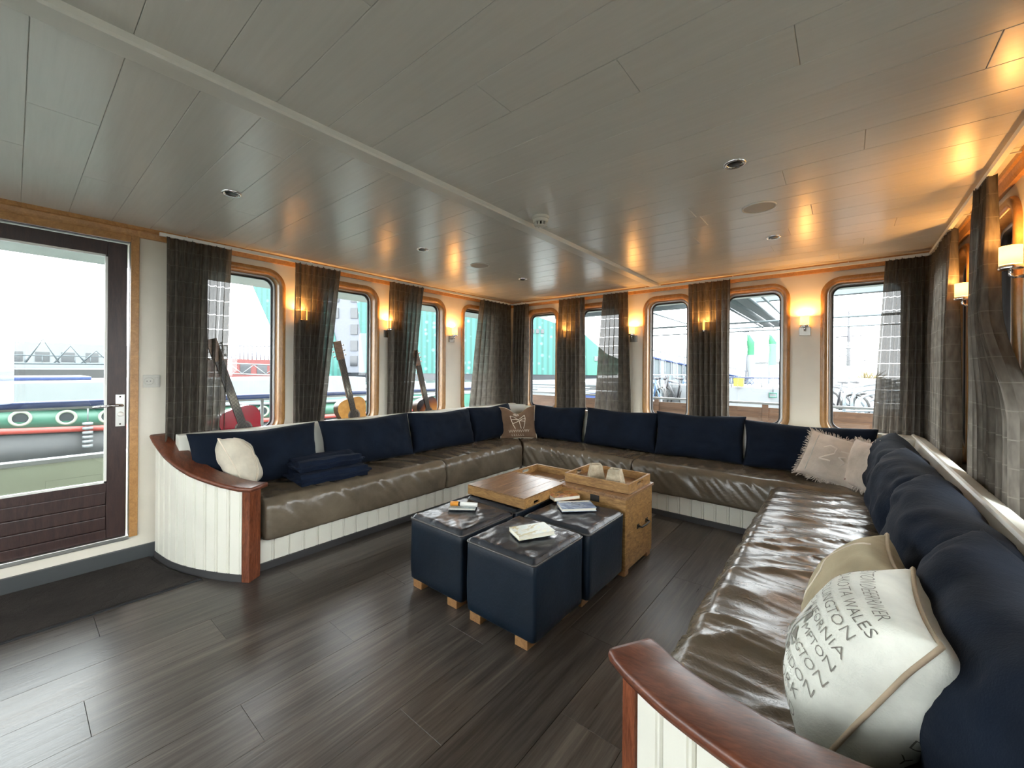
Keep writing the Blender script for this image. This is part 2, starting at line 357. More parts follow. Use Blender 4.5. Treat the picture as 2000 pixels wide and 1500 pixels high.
for i in range(-20, 25):
    y0 = .024+PP*i; y1 = y0+PP
    y0c, y1c = max(y0, -3.6), min(y1, 4.48)
    if y1c-y0c < .01: continue
    js = JO.get(i, [-3.1+((i*0.77) % 1.3), -.9+((i*.53) % 1.2)])
    xs = [-3.68, -1.605] + list(js) + [.60]; xs = sorted(xs)
    for a, b in zip(xs[:-1], xs[1:]):
        k = (round(b-a, 3), round(y1c-y0c, 4))
        if k not in CM: CM[k] = cpanel(*k)
        obj('panel', CM[k], None, ce, (a, y0c, CEIL))
# joint strip across the ceiling
mb = MB(); pr = [(-1.665, CEIL+.002), (-1.665, CEIL-.012), (-1.655, CEIL-.016), (-1.585, CEIL-.016), (-1.58, CEIL-.028), (-1.555, CEIL-.028), (-1.55, CEIL-.02), (-1.55, CEIL+.002)]
n = len(pr); mb.add([(x, -3.6, z) for x, z in pr]+[(x, 4.45, z) for x, z in pr], [(i, (i+1) % n, (i+1) % n+n, i+n) for i in range(n)]+[tuple(range(n)), tuple(range(n, 2*n))[::-1]])
struct(mb.build('trim_1', 'ceiling_strip'))

# oak cornice on each wall
def cornice(name, side, s0, s1, prof):
    w = WALL(side); n = len(prof); mb = MB()
    mb.add([w(s0, z, d) for d, z in prof]+[w(s1, z, d) for d, z in prof], [(i, (i+1) % n, (i+1) % n+n, i+n) for i in range(n)]+[tuple(range(n)), tuple(range(n, 2*n))[::-1]])
    return struct(mb.build(name, 'trim_oak'))
cp = [(0, CEIL), (.040, CEIL), (.040, CEIL-.022), (.030, CEIL-.028), (.024, CEIL-.05), (.018, CEIL-.066), (0, CEIL-.066)]
cornice('trim_2', 'L', -3.6, 4.48, cp); cornice('trim_3', 'F', -3.68, .60, cp); cornice('trim_4', 'R', -3.6, 4.48, cp); cornice('trim_5', 'B', -3.68, .6, cp)
# skirting on the door wall
struct(box('baseboard_left', -3.68, -3.662, -3.6, .70, .0, .095, 'skirting', None, .003))

# ------------------------------------------------------------------ glazed door
dr = thing('door_1', 'dark brown door with a large glass pane and lever handle', None, (-3.68, 0, .17), kind='structure')
X0, X1 = -3.745, -3.695
y0, y1, z0, z1 = DOOR[0]+.012, DOOR[1]-.012, DOOR[2]+.012, DOOR[3]-.012
gy0, gy1, gz0, gz1 = y0+.10, .385, .545, 2.02
box('stile', X0, X1, gy1, y1, z0, z1, 'door_wood', dr, .004); box('stile', X0, X1, y0, gy0, z0, z1, 'door_wood', dr, .004)
box('top_rail', X0, X1, gy0, gy1, gz1, z1, 'door_wood', dr, .004)
box('bottom_rail', X0, X1, gy0, gy1, z0, z0+.06, 'door_wood', dr, .003); box('lock_rail', X0, X1, gy0, gy1, gz0-.06, gz0, 'door_wood', dr, .003)
for k in range(3):
    h = (gz0-.06-(z0+.06))/3; box('board', X0+.008, X1-.006, gy0, gy1, z0+.06+h*k, z0+.06+h*(k+1), 'door_wood', dr, .006)
box('pane', -3.722, -3.718, gy0-.005, gy1+.005, gz0-.005, gz1+.005, 'glass', dr)
mb = MB()
for (a, b, c_, d) in ((gy0, gy0+.012, gz0, gz1), (gy1-.012, gy1, gz0, gz1), (gy0, gy1, gz0, gz0+.012), (gy0, gy1, gz1-.012, gz1)): mb.box(-3.712, -3.690, a, b, c_, d)
mb.build('glazing_bead', 'white_gloss', dr)
lkp = box('lock_plate', -3.695, -3.690, .425, .470, .905, 1.115, 'steel_brushed', dr, .002)
mb = MB(); mb.tube([(-3.69, .449, 1.045), (-3.635, .449, 1.045)], .009, 10); mb.tube([(-3.637, .452, 1.045), (-3.632, .40, 1.047), (-3.632, .315, 1.041)], [.009, .0085, .007], 10); mb.build('lever', 'chrome', lkp)
mb = MB(); mb.lathe([(.0, .012), (.013, .012), (.016, .006), (.016, 0)], (-3.69, .449, .985), 18, RY(90)); mb.build('thumb_turn', 'white_gloss', lkp)
for zz in (.92, 1.10): mb = MB(); mb.lathe([(0, .003), (.004, .003), (.005, 0)], (-3.69, .447, zz), 10, RY(90)); mb.build('screw', 'iron_dark', lkp)
# casing
dc = thing('trim_6', 'oak casing around the glazed door', None, (-3.68, 0, 0), kind='structure')
box('casing_side', -3.70, -3.655, DOOR[1], DOOR[1]+.042, .17, CEIL-.066, 'trim_oak', dc, .004); box('casing_side', -3.70, -3.655, DOOR[0]-.042, DOOR[0], .17, CEIL-.066, 'trim_oak', dc, .004)
box('casing_head', -3.70, -3.655, DOOR[0], DOOR[1], DOOR[3], CEIL-.066, 'trim_oak', dc, .004)
box('threshold', -3.78, -3.665, DOOR[0], DOOR[1], .155, .182, 'steel_brushed', dc, .003)
# socket
so = thing('wall_socket', 'cream wall socket beside the glazed door', 'socket', (-3.68, .60, 1.20))
box('plate', -3.68, -3.671, .555, .645, 1.157, 1.243, 'plastic_white', so, .003)
mb = MB(); mb.lathe([(.027, 0), (.027, .004), (.021, .004), (.020, -.006), (0, -.006)], (-3.671, .585, 1.20), 24, RY(90)); mb.build('recess', 'plastic_white', so)
for d in (-.009, .009): mb = MB(); mb.lathe([(.003, .0065), (0, .0065)], (-3.6765+.0005, .585+d, 1.20), 10, RY(90)); mb.build('pin_hole', 'black_plastic', so)
box('rocker', -3.671, -3.666, .617, .638, 1.175, 1.225, 'plastic_white', so, .002)
# mat
mt = thing('door_mat', 'dark brown ribbed door mat on the floor below the door', 'mat', (-3.35, -.4, 0))
mp_ = [(-3.655, -1.2), (-3.03, -1.2), (-3.03, .735), (-3.148, .690), (-3.353, .628), (-3.548, .602), (-3.655, .598)]
mb = MB(); mb.prism(mp_, 0, .006); mb.build('backing', 'rubber', mt)
mb = MB(); mb.prism([(max(-3.645, min(-3.045, x)), min(y, .72)-.008 if y > 0 else -1.19) for x, y in mp_], .006, .013); mb.build('pile', 'mat_pile', mt)

# ------------------------------------------------------------------ built-in sofa: bases, backs, arms
SEAT_B, SEAT_T = .195, .46
BW = .0985
def tg_board(wd, h, th=.018):     # tongue-and-groove board, bead on one edge; x along, z up, front towards -y
    mb = MB(); pr = [(.0009, th), (.0009, .006), (.004, .0), (wd-.020, 0), (wd-.018, .004), (wd-.015, .004), (wd-.012, 0), (wd-.006, 0), (wd-.003, .005), (wd-.0009, .006), (wd-.0009, th)]
    n = len(pr); mb.add([(x, y, 0) for x, y in pr]+[(x, y, h) for x, y in pr], [(i, (i+1) % n, (i+1) % n+n, i+n) for i in range(n)]+[tuple(range(n)), tuple(range(n, 2*n))[::-1]])
    me = mb.mesh('board'); me.materials.append(mat('board_white')); return me
def board_run(parent, p0, p1, z0, h):
    p0, p1 = Vector(p0), Vector(p1); L = (p1-p0).length; n = max(1, round(L/BW)); wd = L/n; me = tg_board(wd, h); a = math.atan2(p1.y-p0.y, p1.x-p0.x)
    for k in range(n):
        q = p0+(p1-p0)*(k/n); o = obj('board', me, None, parent, (q.x, q.y, z0)); o.rotation_euler.z = a
sl = thing('bench_base', 'white boarded bench base and back along the window wall with the door', 'bench', (-3.2, 2.3, 0))
sf = thing('bench_base', 'white boarded bench base and back along the far window wall', 'bench', (-1.4, 4.1, 0))
sr_ = thing('bench_base', 'white boarded bench base and back along the right-hand wall', 'bench', (.1, 2.2, 0))
# bases (front boards face the room)
board_run(sl, (-2.885, .99), (-2.885, 3.70), .045, SEAT_B-.045)
for o in list(sl.children): o.rotation_euler.z = PI/2          # front to +X
board_run(sf, (-2.86, 3.69), (-.33, 3.69), .045, SEAT_B-.045)
board_run(sr_, (-.345, 3.67), (-.345, 1.02), .045, SEAT_B-.045)
box('carcass', -3.40, -2.905, 1.0, 4.22, .0, SEAT_B, 'groove', sl); box('carcass', -2.904, -.325, 3.709, 4.22, 0, SEAT_B, 'groove', sf); box('carcass', -.324, .37, 1.0, 4.22, 0, SEAT_B, 'groove', sr_)
box('plinth', -2.904, -2.872, .99, 3.708, 0, .045, 'plinth_dark', sl); box('plinth', -2.87, -.33, 3.676, 3.708, 0, .045, 'plinth_dark', sf); box('plinth', -.358, -.326, 1.0, 3.675, 0, .045, 'plinth_dark', sr_)
# backs: slightly raked slab with a rounded top edge
def backslab(parent, pts, a, b, axis, sgn):
    # pts: (depth d toward the wall, z); extruded from a to b
    mb = MB(); n = len(pts)
    P = (lambda d, z, s: (d*sgn, s, z)) if axis == 'y' else (lambda d, z, s: (s, d*sgn, z))
    mb.add([P(d, z, a) for d, z in pts]+[P(d, z, b) for d, z in pts], [(i, (i+1) % n, (i+1) % n+n, i+n) for i in range(n)]+[tuple(range(n)), tuple(range(n, 2*n))[::-1]])
    return mb.build('back', 'sofa_white', parent)
backslab(sl, [(3.365, .05), (3.365, .46), (3.435, .825), (3.44, .838), (3.452, .843), (3.50, .843), (3.512, .838), (3.515, .82), (3.47, .05)], .70, 4.30, 'y', -1)
backslab(sf, [(4.185, .05), (4.185, .46), (4.225, .805), (4.23, .818), (4.24, .823), (4.285, .823), (4.295, .817), (4.298, .80), (4.26, .05)], -3.515, .43, 'x', 1)
backslab(sr_, [(.335, .05), (.335, .46), (.392, .818), (.398, .829), (.408, .832), (.468, .806), (.475, .80), (.475, .78), (.43, .05)], .80, 4.30, 'y', 1)
# corner infill boards in front of the backs
mb = MB(); mb.prism([(-3.44, 4.0), (-3.44, 4.23), (-3.22, 4.23)], .3, .84); mb.build('corner_board', 'sofa_white', sl)
mb = MB(); mb.prism([(.20, 4.23), (.40, 4.23), (.40, 4.0)], .3, .822); mb.build('corner_board', 'sofa_white', sr_)
# arms: curved boarded end with a mahogany cap rail
def catmull(ps, n):
    out = []; P = [ps[0]]+list(ps)+[ps[-1]]
    for i in range(1, len(P)-2):
        for k in range(n):
            t = k/n; out.append(tuple(.5*((2*b)+(-a+c)*t+(2*a-5*b+4*c-d)*t*t+(-a+3*b-3*c+d)*t**3) for a, b, c, d in zip(P[i-1], P[i], P[i+1], P[i+2])))
    out.append(tuple(ps[-1])); return out
def arm(parent, ctrl, inward, post_c, nb):
    cv = [Vector(p) for p in catmull(ctrl, 10)]; N = len(cv)
    # arc length
    L = [0.]
    for i in range(1, N): L.append(L[-1]+(Vector((cv[i].x, cv[i].y))-Vector((cv[i-1].x, cv[i-1].y))).length)
    def at(t):
        d = t*L[-1]
        for i in range(1, N):
            if L[i] >= d-1e-9:
                k = (d-L[i-1])/max(1e-9, L[i]-L[i-1]); p = cv[i-1].lerp(cv[i], k); tg = (cv[i]-cv[i-1]); break
        tg = Vector((tg.x, tg.y, 0)).normalized(); nr = Vector((-tg.y, tg.x, 0))
        if nr.y < 0: nr = -nr
        return p, tg, nr
    for k in range(nb):
        mb = MB(); t0, t1 = k/nb, (k+1)/nb; g = .0025/L[-1]
        ts = [t0+g, t0+g*2.4]+[t0+(t1-t0)*q for q in (.3, .6)]+[t1-g*8, t1-g*7, t1-g*5.5, t1-g*4.5, t1-g*2.4, t1-g]
        dp = [.006, 0, 0, 0, 0, .004, .004, 0, 0, .006]
        out = []; inn = []
        for t, d in zip(ts, dp):
            p, tg, nr = at(t); out.append((p+nr*d, p.z-.028)); inn.append((p+nr*.018, p.z-.028))
        vs = [Vector((q.x, q.y, .045)) for q, z in out]+[Vector((q.x, q.y, z)) for q, z in out]+[Vector((q.x, q.y, .045)) for q, z in inn]+[Vector((q.x, q.y, z)) for q, z in inn]
        m_ = len(ts); fs = [(i, i+1, i+1+m_, i+m_) for i in range(m_-1)]+[(2*m_+i+1, 2*m_+i, 3*m_+i, 3*m_+i+1) for i in range(m_-1)]+[(0, m_, 3*m_, 2*m_), (m_-1, 3*m_-1, 4*m_-1, 2*m_-1)]
        fs += [(m_+i, m_+i+1, 3*m_+i+1, 3*m_+i) for i in range(m_-1)]
        mb.add(vs, fs); mb.build('arm_board', 'board_white', parent)
    # core, plinth, cap
    core = MB(); pl = MB(); M_ = 40; a_ = [at(i/(M_-1)) for i in range(M_)]
    def strip(mb, d0, d1, zlo, zhi):
        vs = []
        for p, tg, nr in a_:
            q0, q1 = p+nr*d0, p+nr*d1; vs += [(q0.x, q0.y, zlo), (q0.x, q0.y, zhi(p)), (q1.x, q1.y, zhi(p)), (q1.x, q1.y, zlo)]
        fs = [(4*i+j, 4*i+(j+1) % 4, 4*(i+1)+(j+1) % 4, 4*(i+1)+j) for i in range(M_-1) for j in range(4)]+[(3, 2, 1, 0), tuple(4*(M_-1)+j for j in range(4))]
        mb.add(vs, fs)
    strip(core, .0185, .10, .0, lambda p: p.z-.029); core.build('arm_core', 'groove', parent)
    strip(pl, -.003, .0185, 0, lambda p: .045); pl.build('arm_plinth', 'plinth_dark', parent)
    cp_ = [(-.028, -.026), (-.032, -.012), (-.028, -.002), (-.020, .0), (.105, .0), (.113, -.002), (.117, -.012), (.113, -.026)]; n = len(cp_); vs = []
    E0 = 10
    fr = [(a_[i][0], a_[i][1], a_[i][2]) for i in range(M_)]
    p, tg, nr = fr[-1] if (fr[-1][0].z < fr[0][0].z) else fr[0]
    low_end = fr[-1][0].z < fr[0][0].z
    sg = 1 if low_end else -1
    ext = [(p+tg*sg*.045, tg, nr), (p+tg*sg*.075, tg, nr), (p+tg*sg*.083, tg, nr)]
    fr = fr+ext if low_end else ext[::-1]+fr
    for i, (p, tg, nr) in enumerate(fr):
        j = (len(fr)-1-i) if low_end else i; sh = (.008, .002, 0)[j] if j < 3 else 0
        for d, h in cp_:
            dd = d+sh if d < .04 else d-sh; q = p+nr*dd; vs.append((q.x, q.y, p.z+h))
    F = len(fr); fs = [(n*i+j, n*i+(j+1) % n, n*(i+1)+(j+1) % n, n*(i+1)+j) for i in range(F-1) for j in range(n)]+[tuple(range(n))[::-1], tuple(n*(F-1)+j for j in range(n))]
    mb = MB(); mb.add(vs, fs, True); cap = mb.build('arm_cap', 'mahogany', parent)
    # post at the low end
    p, tg, nr = at(1.0 if low_end else 0.0); ang = math.atan2(tg.y*sg, tg.x*sg)
    Mx = T(p.x, p.y, 0) @ RZ(math.degrees(ang)); sgn = 1 if nr.dot(Vector((-math.sin(ang), math.cos(ang), 0))) > 0 else -1
    ya, yb = (-.004, .088) if sgn > 0 else (-.088, .004)
    MB().box(.001, .052, ya, yb, 0, p.z-.027, Mx, .004).build('arm_post', 'mahogany_post', parent)
    return cap
capL = arm(sl, [(-3.640, .617, .838), (-3.548, .625, .795), (-3.353, .652, .720), (-3.148, .713, .650), (-2.943, .805, .603), (-2.815, .880, .580)], 1, None, 10)
capR = arm(sr_, [(-.385, .955, .580), (-.257, .880, .603), (-.052, .788, .650), (.153, .727, .720), (.358, .70, .795), (.555, .69, .840)], 1, None, 11)
for (x, y, z) in ((-.33, .945, .5915), (-.02, .825, .6625)):
    pass

# ------------------------------------------------------------------ leather seat cushions
def seat(name, label, origin, ax, dep, length, k0, k1, seed, depth=.58, group='brown leather seat cushions', wr=1., h=SEAT_T-SEAT_B):
    # origin: front bottom corner; ax: unit along the length; dep: unit toward the wall; k0/k1: mitre shift per metre of depth
    ax, dep, O = Vector(ax), Vector(dep), Vector(origin); r = .055
    prof = []
    def arc(cx, cz, a0, a1, n):
        for k in range(n+1):
            t = math.radians(a0+(a1-a0)*k/n); prof.append((cx+r*math.cos(t), cz+r*math.sin(t)))
    r = .03; arc(r, r, 270, 180, 3)
    for k in range(1, 10): prof.append((0, r+(h-.055-r)*k/10))
    r = .055; arc(r, h-r, 180, 90, 6)
    for k in range(1, 26): prof.append((.055+(depth-.085)*k/26, h))
    r = .03; arc(depth-r, h-r, 90, 0, 2); prof.append((depth, .02))
    NP = len(prof); NL = int(length*95); mb = MB(); vs = []
    for i in range(NL+1):
        t = i/NL; e = min(t, 1-t)*length; sh = .012*(1-min(1, e/.03))**2
        for d, z in prof:
            s0, s1 = k0*d, length-k1*d; s = s0+(s1-s0)*t
            p = O+ax*s+dep*d+Vector((0, 0, z))
            cx, cz = depth/2, h/2
            q = Vector((s*1.0+seed*3.7, d, z))
            if d < .012:       # gathered folds hanging down the front
                g1 = 1-abs(noise.noise(Vector((s*11+z*10+seed, z*2.2, seed)))); g2 = 1-abs(noise.noise(Vector((s*25+z*19, z*3.5, seed+5))))
                w = -(g1**4*.013*(.3+.7*(z/h))+g2**4*.006*(z/h)-.006)*wr*1.25
                p -= dep*(w+.004+.012*math.sin(PI*min(1, z/h)))
            else:
                wq = noise.noise(Vector((s*1.7, d*2., seed)))*.5
                g1 = 1-abs(noise.noise(Vector((s*6.5+d*2.4+seed+wq, d*1.9, seed+1)))); g2 = 1-abs(noise.noise(Vector((s*17-d*4+wq*2, d*3.6, seed+2))))
                w = (g1**5*.012+g2**4*.0030-.005+noise.noise(Vector((s*3, d*3, seed+8)))*.006)*(wr if wr > 1.2 else wr*.68)
                e2 = min(1., d/.12)*min(1., (depth-d)/.12 if depth > d else 0)
                p.z += w*(.45+.55*e2)+.014*math.sin(PI*min(1, max(0, d/depth)))*math.sin(PI*t)**.4
            if sh > 0: p += (O+ax*s+dep*cx+Vector((0, 0, cz))-p)*sh/.25
            vs.append(p)
    fs = [(i*NP+j, i*NP+j+1, (i+1)*NP+j+1, (i+1)*NP+j) for i in range(NL) for j in range(NP-1)]+[(i*NP+NP-1, i*NP, (i+1)*NP, (i+1)*NP+NP-1) for i in range(NL)]
    fs += [tuple(range(NP))[::-1], tuple(NL*NP+j for j in range(NP))]
    mb.add(vs, fs, True); o = mb.build(name, 'brown_leather'); return tag(o, label, 'seat cushion', group)
g = .004
seat('seat_cushion', 'brown leather seat cushion beside the curved arm, with the folded blankets on it', (-2.80, 1.005, SEAT_B+g), (0, 1, 0), (-1, 0, 0), 1.49, 0, 0, 1.3, .56)
seat('seat_cushion', 'brown leather seat cushion running into the far left corner', (-2.80, 2.50, SEAT_B+g), (0, 1, 0), (-1, 0, 0), 1.125, 0, -1, 2.1, .56, wr=1.1)
seat('seat_cushion', 'brown leather seat cushion behind the wooden trays on the far side', (-2.795, 3.63, SEAT_B+g), (1, 0, 0), (0, 1, 0), 1.262, -1, 0, 3.2, .55, wr=1.1)
seat('seat_cushion', 'brown leather seat cushion in the far right corner under the fringed pillow', (-1.528, 3.63, SEAT_B+g), (1, 0, 0), (0, 1, 0), 1.86, 0, 0, 4.4, .55)
seat('seat_cushion', 'long wrinkled brown leather seat cushion on the right beside the near arm', (-.405, 3.612, SEAT_B-.01+g), (0, -1, 0), (1, 0, 0), 2.60, 0, 0, 6.6, .735, wr=1.35, h=SEAT_T-SEAT_B)

# ------------------------------------------------------------------ pillows
def pillow(w, h, t, ex=2.6, pinch=.10, amp=.006, seed=0., dip=0., res=26, fine=1.):
    def side(u, v, s):
        au, av = abs(u), abs(v)
        prof = max(0., (1-au**ex))**.5*max(0., (1-av**ex))**.5
        x = w/2*u*(1-pinch*(1-av**2)*au**3); z = h/2*v*(1-pinch*(1-au**2)*av**3)
        if dip and v > 0: z -= dip*h*(v**2)*math.exp(-(u/.42)**2)
        n1 = noise.noise(Vector((x*7+seed, z*7, s*3.+seed)))+.6*noise.noise(Vector((x*17+seed*2, z*15, s*2)))*fine
        y = -s*t/2*prof*(1+.0*n1) - s*n1*amp*(.25+prof)
        # radiating tension creases at the edges
        y -= s*amp*.5*math.sin(11*math.atan2(v, u)+seed)*prof*max(au, av)**3
        return Vector((x, y, z))
    return side
def pillow_mesh(side, M, res=26):
    mb = MB()
    def g(k): a = -1+2*k/res; return math.copysign(abs(a)**.72, a)
    for s in (1, -1):
        vs = []
        for j in range(res+1):
            for i in range(res+1):
                u, v = g(i), g(j); p = side(u, v, s)
                if i in (0, res) or j in (0, res): q = side(u, v, -s); p = (p+q)/2
                vs.append(M @ p)
        fs = []
        for j in range(res):
            for i in range(res):
                a = j*(res+1)+i; f = (a, a+1, a+res+2, a+res+1); fs.append(f if s > 0 else f[::-1])
        mb.add(vs, fs, True)
    me = mb.mesh('pillow'); bm = bmesh.new(); bm.from_mesh(me); bmesh.ops.remove_doubles(bm, verts=bm.verts, dist=.0004); bm.to_mesh(me); bm.free()
    for p in me.polygons: p.use_smooth = True
    return me
def edge_path(side, M, n=22, out=.002):
    pts = []
    for a, b, c, d in ((-1, -1, 1, -1), (1, -1, 1, 1), (1, 1, -1, 1), (-1, 1, -1, -1)):
        for k in range(n):
            u, v = a+(c-a)*k/n, b+(d-b)*k/n; p = (side(u, v, 1)+side(u, v, -1))/2; pts.append(M @ p)
    return pts
def on_face(side, M, u, v, off=.0015, s=1):
    p = side(u, v, s); e = .01; du = side(min(.999, u+e), v, s)-p; dv = side(u, min(.999, v+e), s)-p
    n = du.cross(dv).normalized()
    if n.y*s > 0: n = -n
    return M @ (p+n*off)
def stroke(name, side, M, pts, wd, material, parent, off=.0025, closed=False, seg=8):
    """flat ribbon sewn or printed on the pillow front; pts in (u,v)"""
    P = []
    for i in range(len(pts)-1+(1 if closed else 0)):
        a, b = pts[i], pts[(i+1) % len(pts)]
        for k in range(seg): P.append((a[0]+(b[0]-a[0])*k/seg, a[1]+(b[1]-a[1])*k/seg))
    if not closed: P.append(pts[-1])
    mb = MB(); mb.tube([on_face(side, M, u, v, off) for u, v in P], wd/2, 5); return mb.build(name, material, parent)
def patch(name, side, M, poly, material, parent, off=.002, n=8):
    """printed quad (u,v corners) following the cloth"""
    (a, b, c, d) = poly; mb = MB(); vs = []
    for j in range(n+1):
        for i in range(n+1):
            s, t = i/n, j/n
            u = (a[0]*(1-s)+b[0]*s)*(1-t)+(d[0]*(1-s)+c[0]*s)*t; v = (a[1]*(1-s)+b[1]*s)*(1-t)+(d[1]*(1-s)+c[1]*s)*t
            vs.append(on_face(side, M, u, v, off))
    mb.add(vs, [(j*(n+1)+i, j*(n+1)+i+1, (j+1)*(n+1)+i+1, (j+1)*(n+1)+i) for j in range(n) for i in range(n)], True); return mb.build(name, material, parent)
def text_mesh(txt, sp=1.):
    c = bpy.data.curves.new('txt', 'FONT'); c.body = txt; c.size = 1; c.space_character = sp; c.offset = -.014; c.resolution_u = 2
    o = bpy.data.objects.new('txt', c); C.objects.link(o); dg = bpy.context.evaluated_depsgraph_get(); me = bpy.data.meshes.new_from_object(o.evaluated_get(dg))
    bpy.data.objects.remove(o); bpy.data.curves.remove(c); bm = bmesh.new(); bm.from_mesh(me); bpy.data.meshes.remove(me)
    bmesh.ops.subdivide_edges(bm, edges=[e for e in bm.edges if e.calc_length() > .22], cuts=2); bmesh.ops.triangulate(bm, faces=bm.faces)
    vs = [(v.co.x, v.co.y) for v in bm.verts]; fs = [[v.index for v in f.verts] for f in bm.faces]; bm.free(); return vs, fs
def lettering(name, side, M, txt, u0, v0, du, dv, size, material, parent, sp=1., off=.002, s=1):
    """text starting at (u0,v0), baseline direction (du,dv) in uv units, cap height size (uv)"""
    wid = 1.; vs, fs = text_mesh(txt, sp); L = math.hypot(du, dv); dx, dy = du/L, dv/L; mb = MB(); k = size/.73; ok = []
    P = []
    for x, y in vs:
        u = u0+s*(x*dx*wid-y*dy)*k; v = v0+(x*dy*wid+y*dx)*k; ok.append(abs(u) < .985 and abs(v) < .985); P.append(on_face(side, M, max(-.985, min(.985, u)), max(-.985, min(.985, v)), off, s))
    mb.add(P, [f for f in fs if all(ok[i] for i in f)]); return mb.build(name, material, parent)

# navy back cushions
def back_cushion(label, pos, face, w, h, t, lean, seed, roll=0., twist=0., group='navy back cushions', dip=.03):
    # local front is -y; face = heading of the front in degrees (0 -> -y)
    M = T(*pos) @ RZ(face+twist) @ RX(-lean) @ RY(roll) @ T(0, 0, h/2)
    sd = pillow(w, h, t, 3.4, .055, .015, seed, dip)
    o = obj('back_cushion', pillow_mesh(sd, M, 30), 'navy_fabric'); return tag(o, label, 'cushion', group)
LZ = SEAT_T+.010
for i, (a, b, lb, h, rl) in enumerate([(.735, 1.545, 'navy back cushion nearest the curved arm, behind the cream pillow', .395, 0),
        (1.60, 2.455, 'navy back cushion behind the folded navy blankets', .40, 0),
        (2.475, 3.285, 'navy back cushion third from the curved arm on the door side', .39, 1),
        (3.30, 4.02, 'navy back cushion beside the brown pillow, on the door side of the corner', .395, -1)]):
    back_cushion(lb, (-3.235, (a+b)/2, LZ-.004), 90, b-a+.03, h+.012, .20, 16, 3.1*i+1, rl)
for i, (a, b, lb, h, rl) in enumerate([(-3.02, -2.31, 'navy back cushion beside the brown pillow, below the far windows', .395, 0),
        (-2.27, -1.45, 'navy back cushion second from the brown pillow on the far side', .40, 0),
        (-1.455, -.69, 'navy back cushion in the middle of the far side, third from the brown pillow', .42, 0),
        (-.68, .19, 'navy back cushion behind the fringed pillow below the far windows', .395, 0)]):
    back_cushion(lb, ((a+b)/2, 4.065, LZ-.004), 0, b-a+.03, h+.012, .20, 12, 2.3*i+20, rl, (2, -2, 3, 0)[i])
for i, (a, b, lb, h, rl, tw) in enumerate([(3.20, 3.98, 'farthest navy back cushion on the right side, next to the fringed pillows', .40, 3, 6),
        (2.44, 3.22, 'navy back cushion second from the far corner on the right side', .41, 2, 8),
        (1.62, 2.42, 'navy back cushion behind the tan pillow on the right side', .42, 2, 5),
        (.84, 1.64, 'nearest navy back cushion on the right, behind the pillow printed with place names', .43, 0, 4)]):
    back_cushion(lb, (.195, (a+b)/2, LZ-.004), -90, b-a+.07, h-.005, .26, 16, 4.7*i+40, rl, tw*.6)

# cream pillow leaning on the left arm
M = T(-3.165, 1.065, SEAT_T+.02) @ RZ(152) @ RX(-26) @ RY(8) @ T(0, 0, .185)
sd = pillow(.44, .38, .20, 2.5, .10, .014, 3.3)
p = thing('throw_pillow', 'cream canvas pillow leaning on the curved arm by the door', 'pillow', (-3.2, 1.03, SEAT_T))
obj('cover', pillow_mesh(sd, M), 'cream_fabric', p)
mb = MB(); mb.tube(edge_path(sd, M), .004, 6, True); mb.build('piping', 'stitch_cream', p)
stroke('seam', sd, M, [(-.55, -.9), (-.5, 0), (-.52, .9)], .005, 'stitch_cream', p); stroke('seam', sd, M, [(-.47, -.9), (-.42, 0), (-.44, .9)], .005, 'stitch_cream', p)

# brown embroidered pillow in the corner
M = T(-3.035, 3.855, SEAT_T+.012) @ RZ(40) @ RX(-14) @ RY(-3) @ T(0, 0, .185)
sd = pillow(.44, .40, .16, 2.4, .08, .009, 8.1, .22)
p = thing('throw_pillow', 'brown pillow with cream embroidered emblem in the far left corner', 'pillow', (-3.03, 3.85, SEAT_T))
obj('cover', pillow_mesh(sd, M), 'brown_pillow', p)
mb = MB(); mb.tube(edge_path(sd, M), .0045, 6, True); mb.build('piping', 'stitch_cream', p)
for k, pts in enumerate([[(-.42, .40), (-.36, .10), (-.28, -.15), (-.16, -.40)], [(.36, .42), (.40, .18), (.36, -.1), (.28, -.42)],
        [(-.42, .40), (-.2, .32), (.02, .12), (.2, .28), (.36, .42)], [(-.30, -.10), (-.1, -.02), (.08, .06), (.36, .02)], [(-.36, .14), (-.15, .16), (.06, .10)], [(.08, .06), (.22, .16), (.40, .18)],
        [(.06, .04), (.10, -.16), (.16, -.40)], [(-.26, .56), (-.12, .66), (.02, .60), (.04, .46), (-.10, .42), (-.24, .50)], [(-.20, .62), (-.06, .46)]]):
    stroke('embroidery', sd, M, pts, .0075 if k < 7 else .006, 'stitch_cream', p)
for k in range(9): stroke('embroidery', sd, M, [(-.52+k*.125, -.46), (-.47+k*.125, -.62), (-.42+k*.125, -.47), (-.45+k*.125, -.55)], .0035, 'stitch_cream', p, seg=3)
for k in range(6): stroke('embroidery', sd, M, [(-.36+k*.12, -.72), (-.36+k*.12, -.84), (-.30+k*.12, -.84)], .003, 'stitch_cream', p, seg=3)

